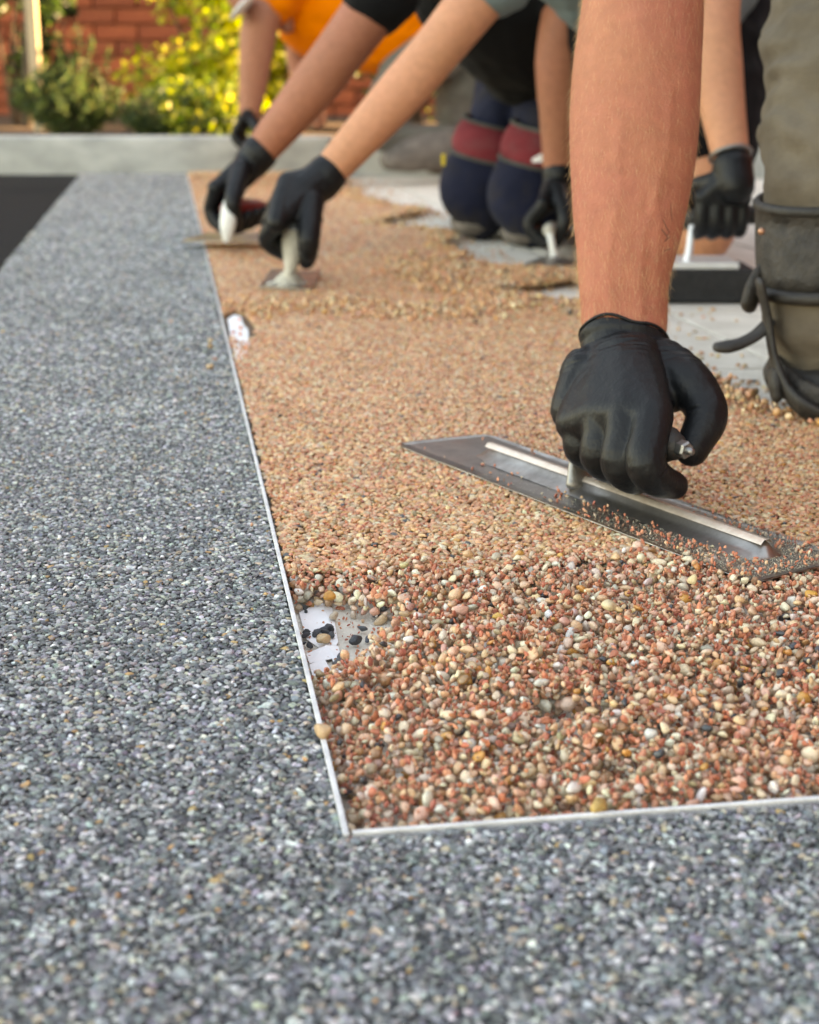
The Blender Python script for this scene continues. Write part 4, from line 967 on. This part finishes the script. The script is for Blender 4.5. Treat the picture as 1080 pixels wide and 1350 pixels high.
for i, k in enumerate(kn):
    kp2 = bpy.data.objects.new('knee_pad', None); C.objects.link(kp2); kp2.parent = c
    top = k + Vector((0, .012, .135))
    def rng_at(z, off, n=28, k=k):
        lean = max(0, z + .01) ** 1.4; cc = Vector((k.x + lean * .75, k.y + .012 + lean * 1.0, k.z + z)); r = np.interp(z, [-.075, -.06, -.04, -.015, .02, .05, .08, .11, .16], [.014, .034, .050, .061, .0665, .0665, .0650, .0660, .068]) * (1 + .10 * i) + off
        return [cc + Vector((math.cos(a) * r, math.sin(a) * r * .98, (math.cos(a - 2.6) * .016))) for a in np.linspace(0, 2 * math.pi, n + 1)[:-1]]
    def shell(name, zs, off, mat):
        vv, ff = [], []; n = 28
        for z, e in zip(zs, off): vv += rng_at(z, e)
        for a in range(len(zs) - 1):
            for b in range(n): ff.append((a * n + b, a * n + (b + 1) % n, a * n + n + (b + 1) % n, a * n + n + b))
        return mesh(name, vv, ff, mat, kp2, True)
    shell('red_band', np.linspace(.076, .137, 8), [.001, .007, .010, .011, .011, .010, .007, .001], M['red_pad'])
    for z in (.075, .137):
        pts = rng_at(z, .005); V, F = tube(pts + pts[:1], [.0035] * (len(pts) + 1), n=8, sub=1); mesh('binding', V, F, M['pad_grey'], kp2, True)
    shell('navy_cup', np.linspace(-.072, .072, 9), [.002, .006, .008, .008, .008, .008, .007, .006, .004], M['navy'])
    V, F = [], []; ell(k + Vector((0, .03, -.050)), .048, .075, .030, V=V, F=F); mesh('rubber_sole', V, F, M['boot'], kp2, True)
    if i == 0: box('yellow_tag', k + Vector((-.0625, -.012, .072)), .007, .010, .022, NT('yellow_tag').set(col=(.75, .55, .03), rough=.5).m, kp2, .002)
    q = k + Vector((.01, .42, 0)); V, F = [], []; tube([q + Vector((0, -.04, 0)), q + Vector((0, .05, -.02)), q + Vector((0, .12, -.04))], [.05, .05, .035], V=V, F=F); fuse('boot', V, F, .006, 2, mat=M['boot'], parent=c)
# a pale scuff on the right-hand band
vv, ff = [], []
for a in range(7):
    for z in (.082, .100): vv.append(Vector((kn[1].x + .002 + a * .007, 0, kn[1].z + z - .012 * abs(a - 3) / 3 * (z > .09) )))
for v_ in vv: v_.y = kn[1].y + .012 + .004 - math.sqrt(max(0, .0795 ** 2 - (v_.x - kn[1].x - .025) ** 2)) + .008
for a in range(6): ff.append((2 * a, 2 * a + 1, 2 * a + 3, 2 * a + 2))
mesh('worn_patch', vv, ff, M['tape'], c, True)
# C right hand: closed on the red-handled float, pale neck of the handle towards the camera
FA = Vector((.80, -.55, 0)).normalized()                       # float axis
hc = P(318, 276, 2.70)
fist(WRR, hc, (-.55, -.80, -.1), (.05, .35, 1), (-.9, .4, 0), .015, 1.08, .0028, c, .012, fore=ELR - WRR, wrad=.0315)
ft = thing('hand_float', hc, 'red-handled steel float gripped by the far left glove over the tan pebbles', 'trowel')
V, F = tube([P(300, 276, 2.66), P(318, 274, 2.70), P(338, 275, 2.74), P(356, 278, 2.78)], [.0135, .0155, .016, .012], n=16); mesh('handle', V, F, M['red_grip'], ft, True)
V, F = tube([P(303, 270, 2.645), P(302, 284, 2.64), P(300, 300, 2.638), P(300, 314, 2.64)], [(.012, .012), (.0145, .013), (.013, .011), (.009, .009)], n=16); mesh('neck', V, F, M['white_plastic'], ft, True)
e0, e1 = G(240, 326, .004), G(362, 326, .004); wd = Vector((.03, .10, 0))
V = []; 
for z in (.010, .0125): V += [e0 + Vector((0, 0, z)), e1 + Vector((0, 0, z)), e1 + wd + Vector((0, 0, z + .004)), e0 + wd + Vector((0, 0, z + .004))]
mesh('blade', V, [(3, 2, 1, 0), (4, 5, 6, 7), (0, 1, 5, 4), (1, 2, 6, 5), (2, 3, 7, 6), (3, 0, 4, 7)], M['steel'], ft)
V, F = tube([P(300, 312, 2.64), (e0 + e1) / 2 + wd * .5 + Vector((-.02, 0, .016))], [.007, .010], n=10); mesh('shank', V, F, M['steel'], ft, True)
# C left hand with a small trowel
hl = P(728, 300, 2.76)
fist(WRL, hl, (-.25, -.95, .05), (.15, .2, 1), (-1, 0, 0), .013, 1.05, .0028, c, .012, fore=ELL_ - WRL, wrad=.0295)
tl = thing('pointing_trowel', hl, 'small trowel held by the glove in front of the red-banded knees', 'trowel')
V, F = tube([P(736, 302, 2.84), P(728, 302, 2.76), P(724, 304, 2.70)], [.011, .0135, .011], n=14); mesh('handle', V, F, M['grey_grip'], tl, True)
V, F = tube([P(724, 304, 2.70), P(727, 318, 2.685), P(731, 338, 2.68)], [.0075, .006, .007], n=10); mesh('shank', V, F, M['white_plastic'], tl, True)
a, b, d, e = G(690, 352, -.004), G(742, 358, -.004), G(772, 346, -.004), G(718, 341, -.004)
V = [p + Vector((0, 0, z)) for z in (.002, .0045) for p in (a, b, d, e)]; mesh('blade', V, [(3, 2, 1, 0), (4, 5, 6, 7), (0, 1, 5, 4), (1, 2, 6, 5), (2, 3, 7, 6), (3, 0, 4, 7)], M['steel'], tl)

# ------------------------------------------------------------------ person 3: teal shirt, black shorts
b = person('worker in teal T-shirt and black shorts reaching far left with a small trowel'); b.location = (.44, 2.7, 0)
SHR = P(704, -95, 2.36); ELR = P(555, 92, 2.30); WRR = P(424, 238, 2.285); SHL = P(938, -130, 2.44); ELL_ = P(938, 62, 2.27); WRL = Vector((.456, 2.175, .163))
PEL = Vector((.46, 2.80, .40)); CH = (SHR + SHL) / 2 + Vector((0, .10, -.01))
kn = [Vector((.355, 2.60, .058)), Vector((.485, 2.53, .060))]
V, F = [], []
arm(V, F, SHR, ELR, WRR, (.044, .041, .037, .0365, .032, .0255)); arm(V, F, SHL, ELL_, WRL, (.048, .046, .041, .040, .032, .0245))
tube([PEL, PEL.lerp(CH, .6), CH, CH + Vector((0, -.05, .08))], [(.13, .10), (.13, .10), (.14, .085), (.055, .055)], side=(1, 0, 0), V=V, F=F)
for i, k in enumerate(kn): tube([PEL + Vector((-.08 + i * .16, 0, -.02)), PEL.lerp(k, .55) + Vector((-.01 + .03 * i, -.02, .0)), k + Vector((0, .015, .06)), k, k + Vector((0, .05, -.012)), k + Vector((.01, .20, -.012)), k + Vector((.01, .38, -.02)), k + Vector((.01, .47, -.03))], [.088, .076, .060, .053, .052, .052, .036, .03], n=18, V=V, F=F)
HC = CH + Vector((-.03, -.16, .17)); head(V, F, HC, (0, -.5, .85), (-.3, -.7, -.6))
fuse('body', V, F, .0055, 5, mat=M['skin_fair'], parent=b)
V, F = [], []; ell(HC + Vector((0, .01, .05)), .086, .10, .08, V=V, F=F); fuse('hair', V, F, .007, 2, mat=M['hair'], parent=b)
V, F = [], []
tube([PEL + Vector((0, -.03, .02)), PEL.lerp(CH, .5) + Vector((0, -.02, 0)), CH, CH + Vector((0, -.03, .05))], [(.15, .13), (.16, .13), (.16, .11), (.09, .07)], side=(1, 0, 0), n=24, V=V, F=F)
tube([CH, SHR, SHR.lerp(ELR, .30), SHR.lerp(ELR, .38)], [.10, .062, .056, .056], n=20, V=V, F=F); tube([CH, SHL, SHL.lerp(ELL_, .45)], [.10, .068, .06], V=V, F=F)
fuse('shirt', V, F, .006, 3, soft, M['teal_cloth'], b)
V, F = [], []
for i, k in enumerate(kn): tube([PEL + Vector((-.08 + i * .16, 0, 0)), PEL.lerp(k, .45) + Vector((-.01 + .04 * i, -.03, 0)), PEL.lerp(k, .68) + Vector((.012 * i, -.025, .01))], [.115, .100, .088], n=20, V=V, F=F)
ell(PEL, .16, .14, .13, V=V, F=F); fuse('shorts', V, F, .006, 3, soft, M['black_cloth'], b)
for k in kn:
    q = k + Vector((.01, .5, 0)); V, F = [], []; tube([q + Vector((0, -.04, 0)), q + Vector((0, .05, -.02)), q + Vector((0, .12, -.04))], [.045, .045, .033], V=V, F=F); fuse('boot', V, F, .006, 2, mat=M['boot'], parent=b)
d = (ELL_ - WRL).normalized(); cc = WRL + d * .034; s1 = d.cross(Vector((0, 1, 0))).normalized(); s2 = d.cross(s1)
V, F = tube([cc + s1 * (math.cos(a) * .0285) + s2 * (math.sin(a) * .0285) for a in np.linspace(0, 6.283, 25)], [.0030] * 25, n=8, sub=1); mesh('bracelet', V, F, M['dull_steel'], b, True)
# right hand on the little trowel
hc = P(388, 306, 2.25)
fist(WRR, P(394, 292, 2.262), (-.15, -.75, -.75), (-.1, -.5, .8), (-1, 0, 0), .0135, 1.2, .0026, b, .012, fore=ELR - WRR, wrad=.0285)
t = thing('margin_trowel', G(380, 378, 0), 'small mortar-crusted trowel with a pale handle held by the reaching bare arm', 'trowel')
V, F = tube([P(392, 285, 2.27), P(389, 300, 2.255), P(386, 312, 2.248), P(386, 328, 2.242), P(384, 348, 2.24), P(381, 364, 2.24)], [.013, .0155, .0165, .0160, .0110, .007], n=16); mesh('handle', V, F, M['grey_grip'], t, True)
V, F = tube([P(390, 301, 2.252), P(388.5, 309, 2.246)], [.0170, .0172], n=16, cap=False); mesh('ferrule', V, F, M['blue_grip'], t, True)
V, F = [], []; tube([P(383, 360, 2.24), P(382, 370, 2.245)], [.009, .022], V=V, F=F); [ell(G(380 + dx, 374 + dy, .005), a_, b2_, h_, V=V, F=F) for dx, dy, a_, b2_, h_ in ((0, -2, .015, .012, .006), (-20, 1, .012, .016, .003), (17, 0, .011, .014, .003), (6, -7, .014, .010, .004), (-7, 4, .010, .008, .003))]; fuse('caked_mortar', V, F, .002, 2, lambda p, q: noise.noise(p * 160) * .003, M['grey_grip'], t)
a, b_, d_, e_ = G(342, 383, .0), G(410, 386, .0), G(424, 362, .0), G(358, 359, .0)
V = [p + Vector((0, 0, z)) for z in (.003, .0055) for p in (a, b_, d_, e_)]; mesh('blade', V, [(3, 2, 1, 0), (4, 5, 6, 7), (0, 1, 5, 4), (1, 2, 6, 5), (2, 3, 7, 6), (3, 0, 4, 7)], M['steel'], t)
# left hand on the black foam float
FB = G(925, 400, BASE + .006); t = thing('foam_float', FB, 'black foam float with a silver bracket, held by the glove with a bracelet', 'float')
box('foam_block', FB + Vector((-.005, .06, .0235)), .165, .12, .047, M['black_foam'], t, .004)
box('base_plate', FB + Vector((-.013, .055, .0518)), .130, .095, .0090, M['aluminium'], t, .0015)
fz = FB + Vector((-.018, .03, .052))
V, F = tube([fz, fz + Vector((.004, .008, .02)), fz + Vector((.008, .02, .045)), fz + Vector((.014, .03, .058)), fz + Vector((.04, .03, .064))], [(.007, .007), (.0055, .0055), (.005, .005), (.005, .005), (.005, .005)], n=10); mesh('bracket_post', V, F, M['aluminium'], t, True)
V, F = tube([fz + Vector((.01, .03, .062)), fz + Vector((.05, .032, .066)), fz + Vector((.11, .034, .066))], [.013, .015, .013], n=14); mesh('handle', V, F, M['leather'], t, True)
hl = fz + Vector((.048, .032, .066))
fist(WRL, hl, (-1, .02, .0), (.1, -.5, .85), (0, -1, -.5), .013, .92, .0026, b, .018, fore=ELL_ - WRL, wrad=.0272)

# ------------------------------------------------------------------ person 4: orange shirt by the kerb
e = person('worker in orange hi-vis shirt and grey trousers bent over by the kerb'); e.location = (-.1, 4.7, 0)
SH = P(392, -40, 4.60); EL = P(343, 24, 4.52); WR = P(329, 152, 4.55); SH2 = P(400, -20, 4.85)
HIP = P(596, 34, 4.74); CH = P(420, 0, 4.70)
V, F = [], []
arm(V, F, SH, EL, WR, (.058, .056, .052, .054, .046, .034)); arm(V, F, SH2, P(392, 70, 4.95), P(420, 160, 4.92))
tube([HIP, HIP.lerp(CH, .5), CH, CH + Vector((-.10, -.02, .02))], [(.11, .13), (.11, .14), (.11, .15), (.055, .055)], V=V, F=F)
HC = P(352, -12, 4.60); head(V, F, HC, (-.75, -.1, .35), (-.35, -.15, -.95), 1.0)
fuse('body', V, F, .007, 5, mat=M['skin_far'], parent=e)
V, F = [], []
tube([HIP + Vector((-.03, 0, .01)), HIP.lerp(CH, .5) + Vector((0, 0, -.01)), CH, CH + Vector((-.06, 0, .03))], [(.14, .155), (.155, .17), (.15, .17), (.09, .10)], n=22, V=V, F=F)
tube([CH, SH, SH.lerp(EL, .6)], [.12, .085, .072], V=V, F=F); tube([CH, SH2, SH2.lerp(P(392, 70, 4.95), .6)], [.12, .085, .072], V=V, F=F)
fuse('shirt', V, F, .008, 3, soft, M['hivis'], e)
V, F = [], []
capc = HC + Vector((-.035, 0, .045)); ell(capc, .085, .088, .085, V=V, F=F); fuse('cap', V, F, .007, 2, mat=M['white_plastic'], parent=e)
V, F = [], []; ell(P(320, 9, 4.44), .010, .075, .050, ax=Vector((.7, 0, -.7)).normalized(), ay=(0, 1, 0), az=Vector((.7, 0, .7)).normalized(), V=V, F=F); mesh('cap_brim', V, F, M['white_plastic'], e, True)
V, F = [], []
k1 = P(505, 165, 4.62); k2 = P(600, 150, 4.80)
tube([HIP + Vector((0, -.08, -.02)), HIP.lerp(k1, .55) + Vector((-.02, -.03, .02)), k1, k1 + Vector((.05, .01, -.035)), k1 + Vector((.22, .03, -.05))], [.10, .082, .060, .054, .046], n=18, V=V, F=F)
tube([HIP + Vector((.02, .08, -.02)), HIP.lerp(k2, .5) + Vector((.05, 0, .02)), k2 + Vector((0, 0, .02)), k2 + Vector((.03, 0, -.10))], [.10, .082, .064, .050], n=18, V=V, F=F)
ell(HIP, .13, .15, .11, V=V, F=F); fuse('trousers', V, F, .007, 3, soft, M['grey_cloth'], e)
for q0, q1, q2 in ((P(585, 195, 4.62), P(540, 205, 4.58), P(515, 211, 4.56)), (P(612, 190, 4.78), P(600, 208, 4.75), P(570, 214, 4.72))):
    V, F = [], []; tube([q0, q1, q2], [(.05, .055), (.045, .05), (.04, .032)], V=V, F=F); fuse('boot', V, F, .006, 2, mat=M['boot'], parent=e)
V, F = [], []; tube([k1 + Vector((-.02, -.06, .06)), k1 + Vector((.03, -.075, .10))], [(.02, .03), (.015, .025)], V=V, F=F); mesh('trouser_patch', V, F, M['red_pad'], e, True)
fist(WR, P(333, 180, 4.53), (-.2, -.9, 0), (0, 0, 1), (-1, 0, 0), .016, 1.15, .004, e, .03, fore=EL - WR)
# ------------------------------------------------------------------ single stones that can be told apart
def one_stone(p, r, col, label, name='pebble', seed=3, rough=.4, ang=5, flat=.75):
    w = stone_shape(seed, ang, 11, .68, True) * np.array([r, r * .85, r * flat]); a = seed * 1.7; rot = Matrix.Rotation(a, 3, 'Z')
    me = bpy.data.meshes.new(name); me.from_pydata([tuple(rot @ Vector(x)) for x in w], [], ICO3_F)
    c0 = tuple(x * .8 for x in col); c1 = tuple(min(.8, x * 1.12) for x in col)
    o = link(name, me, varied(name + '_stone', c0, c1, 260, rough, .0003, 900), None, True); o.location = Vector(p) + Vector((0, 0, r * flat * .92)); return tag(o, label, name, 'single stones lying apart')
TB = BASE + .0012
one_stone(G(426, 850, TB), .0052, (.64, .44, .24), 'round honey-coloured pebble lying on the white tape', seed=4)
one_stone(G(434, 793, TB + .006), .0046, (.55, .24, .05), 'orange pebble at the back edge of the bare patch', seed=6)
one_stone(G(468, 850, TB), .0042, (.04, .046, .055), 'dark slate stone alone on the bare concrete', seed=8, ang=12)
one_stone(G(478, 833, TB), .0034, (.07, .08, .09), 'smaller grey-black stone just behind the dark slate stone', seed=9, ang=12)
one_stone(G(486, 846, TB), .0026, (.08, .10, .13), 'tiny blue-grey stone right of the dark slate stone', seed=10, ang=12)
one_stone(G(440, 818, TB), .0040, (.58, .47, .35), 'cream pebble on the torn tape next to the concrete', seed=12)
one_stone(G(446, 880, TB), .0036, (.10, .10, .10), 'dark grey stone on the lower tape strip', seed=13, ang=12)
one_stone(G(912, 772, .0022), .0050, (.60, .47, .27), 'large cream pebble standing just below the trowel corner', seed=15, flat=.95)
one_stone(G(1070, 790, .002), .0042, (.56, .27, .05), 'orange pebble at the right edge under the trowel', seed=16)
one_stone(G(804, 806, .003), .0054, (.64, .52, .33), 'big pale oval pebble on the loose heap', seed=17)
one_stone(G(425, 972, .001), .0046, (.52, .33, .19), 'tan pebble sitting on the white trim', seed=18)
one_stone(G(788, 1072, -.001), .0050, (.50, .31, .10), 'amber pebble against the front white trim', seed=19, ang=9)
for i, (x, y, r, col) in enumerate(((278, 452, .0042, (.5, .36, .22)), (278, 460, .0048, (.42, .27, .13)), (284, 476, .0034, (.45, .2, .13)), (277, 488, .0048, (.6, .42, .25)))):
    one_stone(G(x, y, -.0012), r, col, ['farthest tan crumb on the grey strip beside the bare patch', 'brown pebble touching the farthest crumb on the grey strip', 'small reddish crumb on the grey strip', 'nearest tan pebble of the four on the grey strip'][i], seed=20 + i)
blk = [(392, 778), (402, 786), (410, 779), (398, 797), (404, 805), (422, 832), (430, 838), (438, 832), (402, 840), (408, 852), (420, 898), (414, 838), (436, 842), (450, 872)]
pos, sc = [], []
for x, y in blk:
    for k in range(2):
        p = G(x + rng.normal(0, 3), y + rng.normal(0, 2), TB); r = rng.uniform(.0018, .0036); pos.append((p.x, p.y, TB + r * .6)); sc.append((r * 1.15, r * .9, r * .7))
scatter('black_stones', pos, rot_flat(len(pos), .4), sc, pick([(.03, .034, .04), (.06, .068, .075), (.11, .12, .13)], [4, 3, 2], len(pos)), COL_G, 'black crushed stones strewn on the tape along the white trim', 'gravel')
# torn strips of white tape on the concrete
def strip(pts, label, z):
    up = [G(x, y, TB + z) + Vector((0, 0, .0009 * math.sin(i * 2.1))) for i, (x, y) in enumerate(pts)]; n = len(up)
    o = mesh('tape_strip', [p for p in up] + [p - Vector((0, 0, .0004)) for p in up], [tuple(range(n)), tuple(reversed(range(n, 2 * n)))] + [(k, k + n, (k + 1) % n + n, (k + 1) % n) for k in range(n)], M['tape']); return tag(o, label, 'tape', 'torn white tape strips')
strip([(394, 806), (424, 796), (438, 800), (446, 846), (436, 866), (420, 852), (404, 842), (398, 822)], 'torn white tape piece nearest the back of the bare patch', .0002)
strip([(404, 862), (430, 852), (446, 850), (454, 880), (456, 898), (446, 892), (438, 868), (408, 876)], 'white tape strip running toward the concrete at an angle', .0010)
strip([(408, 876), (428, 870), (436, 882), (440, 890), (424, 897), (412, 888)], 'small white tape scrap at the near end of the bare patch', .0018)
# crumbs and sand on the bare patch
pos, sc, cl = [], [], []
for k in range(150):
    x, y = rng.uniform(392, 520), rng.uniform(792, 900); p = G(x, y, TB); u, v = toUV(p)
    if u < .004 or in_hole(u, v) < .02: continue
    r = rng.uniform(.0004, .0013); pos.append((p.x, p.y, TB + r * .4 + (.0004 if x < 450 else 0))); sc.append((r * 1.2, r * .9, r * .7))
for k in range(8):
    p = G(rng.uniform(304, 327), rng.uniform(420, 470), .0006); r = rng.uniform(.0018, .0032); pos.append((p.x, p.y, .0006 + r * .5)); sc.append((r * 1.2, r, r * .7))
scatter('patch_crumbs', pos, rng.uniform(0, 6.28, (len(pos), 3)), sc, pick(*CHI, len(pos)), COL_C, 'reddish crumbs sprinkled over the bare patches and tape', 'gravel')
